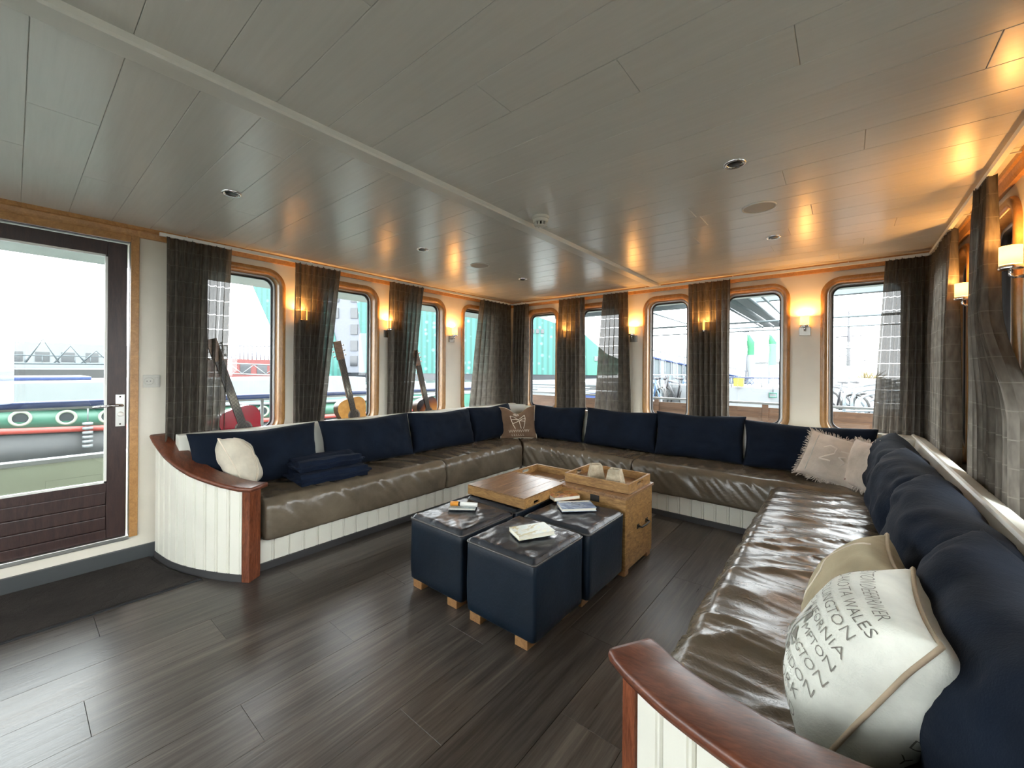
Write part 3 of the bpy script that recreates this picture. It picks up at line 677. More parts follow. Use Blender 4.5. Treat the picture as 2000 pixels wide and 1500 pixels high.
# fringed pillows
def fringe(p, side, M, seed, n=46, ln=.035):
    rnd = random.Random(seed); mb = MB(); path = edge_path(side, M, n); c = sum(path, Vector())/len(path)
    for k, q in enumerate(path):
        d = (q-c).normalized()
        for j in range(2):
            e = q+d*ln*rnd.uniform(.4, 1.)+Vector((rnd.uniform(-.012, .012), rnd.uniform(-.012, .012), rnd.uniform(-.014, .008)))
            mb.tube([q-d*.01, (q+e)/2+Vector((0, 0, rnd.uniform(-.004, .006))), e], [.0034, .0028, .0014], 4)
    o = mb.build('fringe', 'fringe_fabric', p); o['kind'] = 'stuff'
M = T(-.085, 3.80, SEAT_T+.035) @ RZ(-4) @ RX(-26) @ RY(14) @ T(0, 0, .165)
sd = pillow(.42, .36, .16, 2.5, .06, .018, 5.5)
p = thing('throw_pillow', 'large beige pillow with frayed fringe, faded print and two dark red stripes', 'pillow', (-.1, 3.8, SEAT_T), 'beige fringed pillows')
obj('cover', pillow_mesh(sd, M, 32), 'fringe_fabric', p); fringe(p, sd, M, 3)
stroke('stripe', sd, M, [(.42, -.72), (.55, -.35), (.80, .05)], .007, 'stripe_red', p); stroke('stripe', sd, M, [(.50, -.75), (.63, -.38), (.86, 0)], .007, 'stripe_red', p)
for pts in ([(-.42, .28), (-.25, .42), (-.05, .36), (-.06, .12), (-.3, -.10), (-.44, -.25), (-.1, -.22)], [(.08, .30), (.28, .32), (.30, .1), (.1, 0), (.3, -.12), (.2, -.28)]): stroke('faded_print', sd, M, pts, .016, 'faded', p, off=-.005)
stroke('seam', sd, M, [(-.72, -.85), (-.70, 0), (-.72, .85)], .006, 'print_light_grey', p, off=0)
M = T(.085, 3.69, SEAT_T+.03) @ RZ(-54) @ RX(-18) @ RY(2) @ T(0, 0, .165)
sd = pillow(.36, .34, .12, 2.5, .06, .010, 6.5)
p = thing('throw_pillow', 'beige fringed pillow mostly hidden between the larger fringed one and the navy cushion', 'pillow', (.14, 3.72, SEAT_T), 'beige fringed pillows')
obj('cover', pillow_mesh(sd, M), 'fringe_fabric', p); fringe(p, sd, M, 4, 36)

# tan pillow on the right
M = T(-.055, 1.572, SEAT_T+.022) @ RZ(-90) @ RX(-29) @ RY(-2) @ T(0, 0, .172)
sd = pillow(.385, .350, .20, 2.4, .10, .010, 2.2)
p = thing('throw_pillow', 'tan linen pillow with a double cream seam behind the lettered pillow', 'pillow', (0, 1.58, SEAT_T))
obj('cover', pillow_mesh(sd, M, 30), 'tan_fabric', p)
mb = MB(); mb.tube(edge_path(sd, M), .0055, 6, True); mb.build('piping', 'piping_tan', p)
for d in (0, .045): stroke('seam', sd, M, [(-.25+d, .93), (-.20+d, .45), (.0+d, .05), (-.05+d, -.35), (-.02+d, -.9)], .003, 'stitch_cream', p, off=.001)
lettering('print', sd, M, 'CALLIE', -.62, -.62, 1, .02, .10, 'stitch_cream', p); lettering('print', sd, M, 'WH', -.62, .05, 1, .02, .11, 'stitch_cream', p)

# white pillow printed with place names
M = T(-.045, 1.225, SEAT_T+.024) @ RZ(-92) @ RX(-29) @ RY(-3) @ T(0, 0, .182)
sd = pillow(.42, .385, .27, 2.3, .10, .009, 11.2)
p = thing('throw_pillow', 'white canvas pillow printed with place names, nearest the camera by the right arm', 'pillow', (0, 1.16, SEAT_T))
obj('cover', pillow_mesh(sd, M, 36), 'white_canvas', p)
mb = MB(); mb.tube(edge_path(sd, M), .0048, 8, True); mb.build('piping', 'piping_tan', p)
for txt, u, v, sz, wd in (('KINGSTON DEERRIVER', -.80, .76, .115, .96), ('NEW DAKOTA WALES', -.80, .57, .120, 1.0), ('NEW WELLINGTON', -.78, .38, .125, 1.04), ('CALIFORNIA', -.02, .19, .115, 1.0),
        ('MPTON', .40, 0., .105, .92), ('NGTON', .39, -.19, .105, .95), ('LONDON', .27, -.38, .105, .95), ('LEEDS YORK', -.10, -.57, .115, 1.0), ('OXFORD', .1, -.76, .11, 1.2)):
    lettering('print', sd, M, txt, u, v, 1, 0, sz, 'print_grey', p, wd)
for txt, v, sz in (('BIRMINGHAM', .55, .12), ('ALABAMA', .34, .12), ('RICHMOND', .13, .12), ('DURHAM', -.08, .12), ('YORKSHIRE', -.29, .12)):
    lettering('print', sd, M, txt, .90, v, 1, 0, sz, 'print_grey', p, 1.3, .002, -1)
# printed flag: blue-grey triangles and bars
def fl_(q): return [(u*.62+.68, v*.9-.04) for u, v in q]
for q in ([(-.50, .26), (-.46, .10), (-.46, .10), (-.72, .26)], [(-.52, -.14), (-.34, -.12), (-.52, .02), (-.52, .02)], [(-.72, -.14), (-.90, -.12), (-.72, .02), (-.72, .02)], [(-.50, -.24), (-.44, -.34), (-.44, -.34), (-.70, -.36)], [(-.72, -.24), (-.74, -.40), (-.90, -.36), (-.90, -.36)], [(-.74, .26), (-.74, .10), (-.90, .26), (-.90, .26)]):
    patch('print', sd, M, fl_(q), 'print_grey', p)
patch('print', sd, M, fl_([(-.92, -.22), (-.36, -.22), (-.36, -.17), (-.92, -.17)]), 'print_light_grey', p); patch('print', sd, M, fl_([(-.66, -.40), (-.58, -.40), (-.58, .28), (-.66, .28)]), 'print_light_grey', p, off=.0028)

# folded blankets
def blanket(label, x0, x1, y0, y1, z0, z1, seed, rz):
    mb = MB(); cx, cy = (x0+x1)/2, (y0+y1)/2; n = 3; hh = (z1-z0)/2
    p = thing('folded_blanket', label, 'blanket', (cx, cy, z0), 'folded navy blankets')
    for k in range(1):
        hh = z1-z0; bm = bmesh.new(); bmesh.ops.create_cube(bm, size=1)
        for v in bm.verts: v.co = Vector((v.co.x*(x1-x0), v.co.y*(y1-y0), v.co.z*(hh-.001)))
        bmesh.ops.bevel(bm, geom=list(bm.edges), offset=hh*.42, segments=5, affect='EDGES'); bmesh.ops.subdivide_edges(bm, edges=[e for e in bm.edges if e.calc_length() > .08], cuts=14, use_grid_fill=True)
        for v in bm.verts:
            w = noise.noise(v.co*9+Vector((seed, k*3, 0))); v.co.z += w*.009-.012*math.exp(-((v.co.x-.02)/.03)**2)*(1 if v.co.z > 0 else 0); v.co.x += noise.noise(v.co*6+Vector((0, seed, k)))*.010; v.co.y += noise.noise(v.co*6+Vector((seed, 7, k)))*.010
        me = bpy.data.meshes.new('fold'); bm.to_mesh(me); bm.free()
        Mx = T(cx, cy, z0+hh*(k+.5)) @ RZ(rz+(1.5 if k else 0)); me.transform(Mx)
        for q in me.polygons: q.use_smooth = True
        obj('fold', me, 'blanket_fabric', p)
blanket('lower folded navy blanket of the two stacked on the seat', -3.29, -2.86, 1.245, 1.80, SEAT_T+.008, SEAT_T+.088, 2., -4)
blanket('upper folded navy blanket of the two stacked on the seat', -3.27, -2.93, 1.265, 1.785, SEAT_T+.092, SEAT_T+.165, 5., -3)

# ------------------------------------------------------------------ ottoman cubes
def ottoman(label, x0, y0, seed, s=.44, zt=.43):
    p = thing('ottoman', label, 'ottoman', (x0+s/2, y0+s/2, 0), 'navy leather cube ottomans')
    zb = .048; n = 22; rd = .018
    # sides: slightly slack leather
    def body(u, a, z):      # a: 0..4 round the square
        k = int(a) % 4; f = a-int(a); c = [(0, 0), (1, 0), (1, 1), (0, 1)]; (ax, ay), (bx, by) = c[k], c[(k+1) % 4]
        return Vector((x0+(ax+(bx-ax)*f)*s, y0+(ay+(by-ay)*f)*s, z))
    def rsq(inset, r, m=4):
        return rr(x0+inset, x0+s-inset, y0+inset, y0+s-inset, r, m)
    per = []
    def loop(inset, r):       # evenly sampled rounded square
        cor = rr(x0+inset, x0+s-inset, y0+inset, y0+s-inset, r, 4); out = []
        N = len(cor)
        for i in range(N):
            a, b = Vector(cor[i]), Vector(cor[(i+1) % N]); d = (b-a).length
            if d > .1:
                for k in range(n): out.append(a.lerp(b, k/n))
            else: out.append(a)
        return out
    rings = [(0.012, rd, zb), (.002, rd, zb+.012)]+[(0, rd, zb+.012+(zt-.045-zb)*k/8) for k in range(1, 8)]+[(.0, rd, zt-.026), (.003, rd, zt-.022)]
    mb = MB(); vs = []
    for ins, r, z in rings:
        for q in loop(ins, r):
            w = noise.noise(Vector((q.x*7+seed, q.y*7, z*5)))*.004
            d = (Vector((q.x-x0-s/2, q.y-y0-s/2))).normalized(); vs.append((q.x+d.x*w, q.y+d.y*w, z))
    N = len(loop(0, rd)); fs = [(i*N+j, i*N+(j+1) % N, (i+1)*N+(j+1) % N, (i+1)*N+j) for i in range(len(rings)-1) for j in range(N)]; fs.append(tuple(range(N))[::-1])
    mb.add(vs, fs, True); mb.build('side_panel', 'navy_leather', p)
    # top: domed and creased
    m_ = 44; mb = MB(); vs = []
    for j in range(m_+1):
        for i in range(m_+1):
            u, v = i/m_, j/m_; e = min(u, 1-u, v, 1-v); x, y = x0+.004+u*(s-.008), y0+.004+v*(s-.008)
            z = zt-.022+.022*min(1, e/.05)**.5+.006*math.sin(PI*u)*math.sin(PI*v)
            z += min(1, e/.06)*(noise.noise(Vector((x*9+y*7+seed, y*8, seed)))*.006+noise.noise(Vector((x*30+seed, y*18, seed+3)))*.0028)
            vs.append((x, y, z))
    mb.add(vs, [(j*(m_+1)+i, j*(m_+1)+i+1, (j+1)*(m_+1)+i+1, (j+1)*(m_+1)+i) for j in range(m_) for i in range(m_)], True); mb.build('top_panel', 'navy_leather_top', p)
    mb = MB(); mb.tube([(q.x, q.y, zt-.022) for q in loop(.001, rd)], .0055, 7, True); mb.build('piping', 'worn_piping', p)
    for fx in (.035, s-.105):
        for fy in (.035, s-.105): box('foot', x0+fx-.02, x0+fx+.055, y0+fy-.02, y0+fy+.055, 0, zb+.004, 'foot_wood', p, .003)
ottoman('navy leather cube ottoman nearest the camera, carrying the pale book', -1.515, 1.49, 1.)
ottoman('navy leather cube ottoman on the left, carrying the small book and stick', -2.005, 1.505, 4.)
ottoman('navy leather cube ottoman on the right against the wooden chest, with two books', -1.495, 1.955, 7.)
ottoman('navy leather cube ottoman hidden under the upturned wooden tray', -2.005, 1.965, 9.)

# ------------------------------------------------------------------ wooden chest, trays
def plank_box(p, x0, x1, y0, y1, z0, z1, rows, th=.018):
    hh = (z1-z0)/rows
    for k in range(rows):
        a, b = z0+k*hh, z0+(k+1)*hh-.0012
        box('front_plank', x0, x1, y0, y0+th, a, b, 'crate_wood', p, .002); box('front_plank', x0, x1, y1-th, y1, a, b, 'crate_wood', p, .002)
        box('side_plank', x1-th, x1, y0+th, y1-th, a, b, 'crate_wood', p, .002); box('side_plank', x0, x0+th, y0+th, y1-th, a, b, 'crate_wood', p, .002)
ch = thing('wooden_chest', 'honey-coloured wooden chest with iron handle behind the right ottoman', 'chest', (-1.3, 2.66, 0))
plank_box(ch, -1.545, -1.055, 2.425, 2.875, .035, .485, 4)
box('lid', -1.555, -1.045, 2.415, 2.885, .486, .503, 'crate_top', ch, .003); box('bottom', -1.527, -1.073, 2.443, 2.857, .02, .034, 'crate_wood', ch)
for yy in (2.43, 2.80): box('foot', -1.12, -1.06, yy, yy+.06, 0, .033, 'foot_wood', ch, .003); box('foot', -1.53, -1.47, yy, yy+.06, 0, .033, 'foot_wood', ch, .003)
mb = MB(); mb.tube([(-1.052, 2.625, .268), (-1.030, 2.632, .262), (-1.026, 2.70, .262), (-1.030, 2.768, .262), (-1.052, 2.775, .268)], .006, 8); hd = mb.build('handle', 'iron_dark', ch)
for yy in (2.625, 2.775): box('handle_plate', -1.055, -1.051, yy-.018, yy+.018, .252, .280, 'iron_dark', hd, .001)
box('clasp', -1.30, -1.235, 2.4215, 2.426, .435, .478, 'iron_dark', ch, .001)

def tray(label, x0, x1, y0, y1, z0, h, th=.014, group='wooden trays', handles='x', floor_first=True, top=None):
    p = thing('wooden_tray', label, 'tray', ((x0+x1)/2, (y0+y1)/2, z0), group)
    def wall_hole(n, pts_fn, L):     # board with an oblong grip hole; local (s, z)
        bm = bmesh.new(); es = []; loops = []
        def lp(pts):
            vv = [bm.verts.new((a, b, 0)) for a, b in pts]; loops.append(pts); return [bm.edges.new((vv[i], vv[(i+1) % len(vv)])) for i in range(len(vv))]
        es = lp([(0, 0), (L, 0), (L, h), (0, h)])+lp(rr(L/2-.05, L/2+.05, h*.45, h*.80, h*.17, 4))
        bmesh.ops.triangle_fill(bm, use_beauty=True, edges=es); bm.verts.index_update()
        vs = [(v.co.x, v.co.y) for v in bm.verts]; fs = [[v.index for v in f.verts] for f in bm.faces]; bm.free(); mb = MB()
        for t in (0, th): mb.add([pts_fn(a, b, t) for a, b in vs], fs)
        for l in loops:
            N = len(l); mb.add([pts_fn(a, b, 0) for a, b in l]+[pts_fn(a, b, th) for a, b in l], [(i, (i+1) % N, (i+1) % N+N, i+N) for i in range(N)])
        mb.build('end_board', 'crate_wood', p)
    wall_hole(0, lambda s, z, t: Vector((x0+t, y0+th+s, z0+z)), y1-y0-2*th); wall_hole(1, lambda s, z, t: Vector((x1-th+t, y0+th+s, z0+z)), y1-y0-2*th)
    box('side_board', x0, x1, y0, y0+th, z0, z0+h, 'crate_wood', p, .002); box('side_board', x0, x1, y1-th, y1, z0, z0+h, 'crate_wood', p, .002)
    zz = z0+.002 if floor_first else z0+h-.012
    box('base_board', x0+th, x1-th, y0+th, y1-th, zz, zz+.010, 'crate_top', p)
    return p
tray('open wooden tray with grip holes on the chest, holding two concrete candle holders', -1.540, -1.062, 2.49, 2.86, .5045, .062)
# upturned tray with a closed top
ut = thing('wooden_tray', 'upturned wooden tray with worn flat top lying on the ottomans', 'tray', (-1.76, 2.2, .437), 'wooden trays')
z0, z1, x0, x1, y0, y1 = .440, .505, -2.005, -1.515, 1.985, 2.455
box('side_board', x0, x1, y0, y0+.014, z0, z1-.008, 'crate_wood', ut, .002); box('side_board', x0, x1, y1-.014, y1, z0, z1-.008, 'crate_wood', ut, .002)
box('end_board', x0, x0+.014, y0+.014, y1-.014, z0, z1-.008, 'crate_wood', ut, .002); box('end_board', x1-.014, x1, y0+.014, y0+.10, z0, z1-.008, 'crate_wood', ut, .002)
box('end_board', x1-.014, x1, y0+.16, y1-.014, z0, z1-.008, 'crate_wood', ut, .002); box('end_board', x1-.014, x1, y0+.10, y0+.16, z0+.026, z1-.008, 'crate_wood', ut, .002); box('end_board', x1-.014, x1, y0+.10, y0+.16, z0, z0+.008, 'crate_wood', ut)
for k in range(5): w_ = (x1-x0)/5; box('top_board', x0+w_*k, x0+w_*(k+1)-.001, y0, y1, z1-.0075, z1, 'crate_top', ut, .0015)
# low chest behind it with an open tray set in the top
c2 = thing('wooden_chest', 'low wooden chest behind the upturned tray, mostly hidden', 'chest', (-1.79, 2.66, 0)); plank_box(c2, -2.005, -1.565, 2.463, 2.80, .0, .425, 4); box('lid', -2.004, -1.566, 2.464, 2.799, .426, .438, 'crate_top', c2)
tray('open empty wooden tray with grip hole behind the upturned tray', -2.005, -1.562, 2.462, 2.80, .4385, .066)
def holder(label, x, y, rz):
    M_ = T(x, y, .5175) @ RZ(rz); b, t, h = .056, .037, .102; mb = MB(); vs = []
    for r, z in ((b, 0), (t, h), (t-.012, h), (t-.014, h-.02), (0.0001, h-.02)): vs += [M_ @ Vector((sx*r, sy*r, z)) for sx, sy in ((-1, -1), (1, -1), (1, 1), (-1, 1))]
    mb.add(vs, [(3, 2, 1, 0)]+[(4*i+j, 4*i+(j+1) % 4, 4*i+4+(j+1) % 4, 4*i+4+j) for i in range(4) for j in range(4)])
    p = thing('candle_holder', label, 'candle holder', (x, y, .5175), 'concrete candle holders'); mb.build('block', 'concrete', p)
    mb = MB(); mb.lathe([(0, h-.012), (.013, h-.012), (.014, h-.02)], (0, 0, 0), 14, M_); mb.build('candle_cup', 'iron_dark', p)
holder('tapered concrete candle holder at the left end of the tray', -1.385, 2.665, 38); holder('tapered concrete candle holder at the right end of the tray', -1.215, 2.615, 8)

# ------------------------------------------------------------------ books
def m_cover(name, cols, scale):
    m, nt, b = base(name, cols[0], .35, 0, .5); v = coords(nt, scale, 'Generated', False)
    vo = nd(nt, 'ShaderNodeTexVoronoi', feature='F1'); vo.inputs['Scale'].default_value = 3.2; lk(nt, v, vo.inputs['Vector'])
    f = ntex(nt, v, 2.6, 4, .6, .6); n = len(cols); lk(nt, ramp(nt, f, [(.30+.40*i/(n-1), c) for i, c in enumerate(cols)]), b.inputs['Base Color'])
m_cover('cover_pale', [(.75, .72, .50), (.62, .68, .62), (.70, .72, .66), (.45, .38, .16), (.78, .76, .60)], (2, 1, .1))
m_cover('cover_blue', [(.03, .05, .09), (.10, .16, .28), (.32, .40, .50), (.02, .03, .05)], (1.2, 2.2, .1))
m_cover('cover_autumn', [(.05, .03, .02), (.45, .10, .03), (.62, .38, .14), (.10, .05, .03), (.5, .42, .3)], (2, 2, .1))
m_cover('cover_small', [(.20, .24, .25), (.45, .50, .48), (.12, .13, .13)], (2, 2, .1))
m_paint('paper', (.80, .77, .66), .8)
def book(label, cx, cy, w, d, h, rz, cover, z=.443):
    M_ = T(cx, cy, z) @ RZ(rz); p = thing('book', label, 'book', (cx, cy, z), 'books on the ottomans')
    MB().box(-w/2+.003, w/2-.004, -d/2+.003, d/2-.003, .0022, h-.0022, M_).build('pages', 'paper', p)
    MB().box(-w/2, w/2, -d/2, d/2, 0, .002, M_).build('back_cover', cover, p); MB().box(-w/2, w/2, -d/2, d/2, h-.002, h, M_).build('front_cover', cover, p)
    MB().box(-w/2, -w/2+.002, -d/2, d/2, .0021, h-.0021, M_).build('spine', cover, p); return p, M_
book('pale paperback with a sketch on the cover on the nearest ottoman', -1.262, 1.722, .13, .205, .022, -28, 'cover_pale')
bk, M_ = book('dark blue paperback on the right ottoman', -1.285, 2.215, .14, .215, .020, -44, 'cover_blue')
MB().box(-.062, -.045, -.10, .10, .0201, .0204, M_).build('pale_band', 'paper', bk)
book('paperback with an autumn-coloured cover against the chest', -1.455, 2.335, .125, .19, .024, -30, 'cover_autumn')
bk, M_ = book('small grey booklet on the left ottoman', -1.825, 1.765, .105, .165, .011, -53, 'cover_small')
gs = thing('marker_stick', 'white stick with orange cap lying on the small grey booklet', 'marker', (-1.81, 1.757, .455))
a, b = Vector((-1.880, 1.715, .4685)), Vector((-1.735, 1.800, .4685)); c_ = a.lerp(b, .34)
MB().tube([c_, b], .0125, 12).build('barrel', 'white_gloss', gs); m_paint('orange_plastic', (.75, .30, .03), .35); MB().tube([a, c_-(b-a)*.04], .0145, 12).build('cap', 'orange_plastic', gs); MB().tube([c_-(b-a)*.05, c_+(b-a)*.02], .0133, 12).build('collar', 'black_plastic', gs)

# ------------------------------------------------------------------ guitars behind the sofa back
base('lacquer_red', (.30, .006, .018), .18, 0, .6); m_wood('spruce', (.50, .22, .05), (.72, .38, .10), .2, (26, 3, 3), .03)
m, nt, b = base('sunburst', (.5, .15, .02), .18, 0, .6); v = coords(nt, (1, 1, 1), 'Generated', False)
gr = nd(nt, 'ShaderNodeTexGradient', gradient_type='SPHERICAL'); mp = nd(nt, 'ShaderNodeMapping'); mp.inputs['Location'].default_value = (-1.0, -.9, 0); mp.inputs['Scale'].default_value = (2., 1.8, 0)
tc = nd(nt, 'ShaderNodeTexCoord'); lk(nt, tc.outputs['Generated'], mp.inputs[0]); lk(nt, mp.outputs[0], gr.inputs[0]); lk(nt, ramp(nt, gr.outputs[0], [(.05, (.015, .006, .004)), (.25, (.22, .05, .01)), (.6, (.62, .26, .05))]), b.inputs['Base Color'])
m_wood('neck_wood', (.10, .05, .025), (.25, .14, .07), .35, (20, 4, 20)); base('fretboard', (.025, .018, .014), .4); base('string', (.7, .65, .5), .3, 1.)
def guitar(label, foot, M_, top, scale=1.):
    p = thing('acoustic_guitar', label, 'guitar', foot, 'acoustic guitars behind the sofa')
    half = [(0, 0), (.10, .004), (.165, .035), (.195, .10), (.19, .165), (.155, .225), (.122, .275), (.118, .315), (.135, .365), (.140, .41), (.125, .455), (.085, .483), (.03, .49)]
    hp = catmull(half, 4); out = [(x, y) for x, y in hp]+[(-x, y) for x, y in hp[::-1]]
    out = [q for i, q in enumerate(out) if i == 0 or (Vector(q)-Vector(out[i-1])).length > .002]
    if (Vector(out[0])-Vector(out[-1])).length < .002: out.pop()
    def tr(x, y, z): return M_ @ Vector((x*scale, y*scale, z*scale))
    n = len(out); mb = MB(); mb.add([tr(x, y, -.085) for x, y in out]+[tr(x, y, 0) for x, y in out], [tuple(range(n))[::-1]]+[(i, (i+1) % n, (i+1) % n+n, i+n) for i in range(n)]); bd = mb.build('body_side', 'neck_wood' if top != 'lacquer_red' else 'lacquer_red', p)
    mb = MB(); mb.add([tr(x, y, .0005) for x, y in out], [tuple(range(n))]); mb.build('soundboard', top, p)
    def disc(r0, r1, z, nm, mt_):
        mb = MB(); k = 28; mb.add([tr(r*math.cos(2*PI*i/k), .325+r*math.sin(2*PI*i/k), z) for r in (r0, r1) for i in range(k)], [(i, (i+1) % k, (i+1) % k+k, i+k) for i in range(k)]); mb.build(nm, mt_, p)
    disc(.0005, .048, .0012, 'sound_hole', 'fretboard'); disc(.049, .060, .0015, 'rosette', 'print_grey')
    def bx(nm, mt_, x0, x1, y0, y1, a, b_):
        mb = MB(); mb.add([tr(*q) for q in ((x0, y0, a), (x1, y0, a), (x1, y1, a), (x0, y1, a), (x0, y0, b_), (x1, y0, b_), (x1, y1, b_), (x0, y1, b_))], [(0, 3, 2, 1), (4, 5, 6, 7), (0, 1, 5, 4), (1, 2, 6, 5), (2, 3, 7, 6), (3, 0, 4, 7)]); return mb.build(nm, mt_, p)
    bx('bridge', 'fretboard', -.07, .07, .125, .155, .0005, .008); nk = bx('neck', 'neck_wood', -.025, .025, .47, .86, -.022, .003); bx('fingerboard', 'fretboard', -.027, .027, .37, .86, .003, .009)
    h_ = bx('headstock', 'neck_wood', -.034, .034, .86, 1.03, -.020, -.002)
    for i in range(3):
        for sx in (-1, 1):
            mb = MB(); mb.tube([tr(sx*.03, .895+.045*i, -.012), tr(sx*.052, .895+.045*i, -.012)], .0035*scale, 6); mb.tube([tr(sx*.048, .895+.045*i, -.012), tr(sx*.058, .895+.045*i, -.012)], .008*scale, 8); mb.build('tuning_peg', 'chrome', h_)
    for i in range(6): mb = MB(); x = (i-2.5)*.0085; mb.tube([tr(x*1.1, .14, .010), tr(x*.75, .875, .010)], .0007, 4); mb.build('string', 'string', nk)
def gmat(y, z, lean, back):     # foot centre, sideways lean (deg, towards -Y), backward tilt
    # local x -> along wall (+Y), local y -> up, local z -> into the room (+X)
    B = Matrix(((0, 0, 1, 0), (1, 0, 0, 0), (0, 1, 0, 0), (0, 0, 0, 1)))
    return T(-3.555, y, z) @ RX(lean) @ RY(back) @ B
guitar('red acoustic guitar leaning in the window beside the first curtain', (-3.57, 1.22, .52), gmat(1.215, .52, 17, -1.5), 'lacquer_red')
guitar('natural spruce acoustic guitar leaning in the second window', (-3.57, 2.15, .52), gmat(2.10, .54, 13, -1.5), 'spruce')
guitar('dark sunburst acoustic guitar leaning in the third window', (-3.57, 2.98, .52), gmat(2.99, .50, 14, -1.5), 'sunburst')
struct(box('trim_7', -3.678, -3.515, .80, 4.40, .40, .498, 'wall_paint'))      # boxed ledge behind the sofa back

# ------------------------------------------------------------------ curtain rails and curtains
def rail(label, side, s0, s1, off):
    w = WALL(side); p = thing('curtain_rail', label, 'curtain rail', w((s0+s1)/2, 2.19, off))
    mb = MB(); pr = [(off-.010, 2.182), (off+.010, 2.182), (off+.010, 2.204), (off-.010, 2.204)]
    mb.add([w(s0, z, d) for d, z in pr]+[w(s1, z, d) for d, z in pr], [(0, 1, 2, 3), (7, 6, 5, 4)]+[(i, (i+1) % 4, (i+1) % 4+4, i+4) for i in range(4)]); mb.build('track', 'white_gloss', p)
    s = s0+.15
    while s < s1-.05:
        mb = MB(); mb.tube([w(s, 2.205, off), w(s, 2.212, off-.01), w(s, 2.212, .03), w(s, 2.19, .022)], .004, 6); mb.build('bracket', 'white_gloss', p); s += .86
rail('white curtain rail above the door-side windows', 'L', .62, 4.375, .10); rail('white curtain rail above the far windows', 'F', -3.57, .49, .10); rail('white curtain rail above the right-hand windows', 'R', .75, 4.37, .10)
def curtain(label, side, a, b, a2, b2, nf, seed, off=.10, zb=.30, cloth=2.1, shape=None):
    w = WALL(side); zt = 2.186; nz = 34; ns = nf*12; mb = MB(); vs = []; uvs = []
    for j in range(nz+1):
        t = j/nz; z = zt-(zt-zb)*t; A, B = a+(a2-a)*min(1, t*1.25), b+(b2-b)*min(1, t*1.25)
        if shape: A, B = shape(z, A, B)
        amp = .018+.020*min(1, t*3)
        for i in range(ns+1):
            u = i/ns; ph = 2*PI*nf*u+seed+.9*noise.noise(Vector((u*3, z*.8, seed)))*min(1, t*4); x = A+(B-A)*(u+.012*math.sin(ph*2+1))
            d = off+amp*math.sin(ph)+.012*noise.noise(Vector((u*nf*1.7, z*1.2, seed+4)))
            if t < .05: d += .006*math.sin(ph*3)
            vs.append(w(x, z+(.006*math.sin(ph*2) if j == 0 else 0), d)); uvs.append((u*abs(b-a)*cloth+seed, z))
    mb.add(vs, [(j*(ns+1)+i, j*(ns+1)+i+1, (j+1)*(ns+1)+i+1, (j+1)*(ns+1)+i) for j in range(nz) for i in range(ns)], True)
    me = mb.mesh('curtain'); ul = me.uv_layers.new(name='UVMap')
    for l in me.loops: ul.data[l.index].uv = uvs[l.vertex_index]
    p = thing('curtain', label, 'curtain', w((a+b)/2, zb, off), 'grey-brown sheer curtains'); obj('cloth', me, 'curtain_cloth', p)
    mb = MB(); N = ns+1; mb.add([Vector(v)+Vector((0, 0, .0)) for v in vs[:N]]+[Vector(v)+Vector((0, 0, -.0)) for v in vs[N:2*N]], [])
    return p
curtain('dark curtain beside the glazed door, in front of the red guitar', 'L', .655, 1.035, .650, .985, 8, 1.1, cloth=3.2)
curtain('curtain between the first and second windows over a glowing wall lamp', 'L', 1.49, 1.89, 1.495, 1.72, 8, 2.3, cloth=2.6)
curtain('curtain between the second and third windows, beside the spruce guitar', 'L', 2.42, 2.845, 2.42, 2.66, 7, 3.7, cloth=2.4)
curtain('sheer pale curtain on the door-side wall at the far left corner', 'L', 3.765, 4.365, 3.58, 4.365, 8, 4.9, cloth=1.6)
curtain('narrow dark curtain on the far wall at the left corner', 'F', -3.555, -3.30, -3.555, -3.315, 5, 5.2, cloth=2.2)
curtain('curtain over the lamp between the first two far windows', 'F', -2.815, -2.45, -2.835, -2.42, 6, 6.1, cloth=2.)
curtain('curtain at the second far window, left of a bare lit wall lamp', 'F', -2.19, -1.885, -2.30, -1.825, 6, 7.7, cloth=2.)
curtain('curtain over the lamp between the third and fourth far windows', 'F', -1.238, -.852, -1.215, -.85, 7, 8.3, cloth=2.)
curtain('wide curtain on the far wall at the right corner', 'F', .245, .50, .165, .505, 7, 9.2, cloth=3.)
curtain('tall curtain on the right wall beside the far corner', 'R', 4.36, 3.63, 4.36, 3.56, 9, 1.9, .085, cloth=1.8)
def shp(z, A, B):
    k = max(0, min(1, (z-1.10)/.50)); k = k*k*(3-2*k); return A, B+(2.76-B)*k
curtain('nearest curtain on the right wall, gathered behind a wall lamp', 'R', 2.985, 2.36, 3.0, 2.30, 9, 2.9, .092, cloth=2.2, shape=shp)

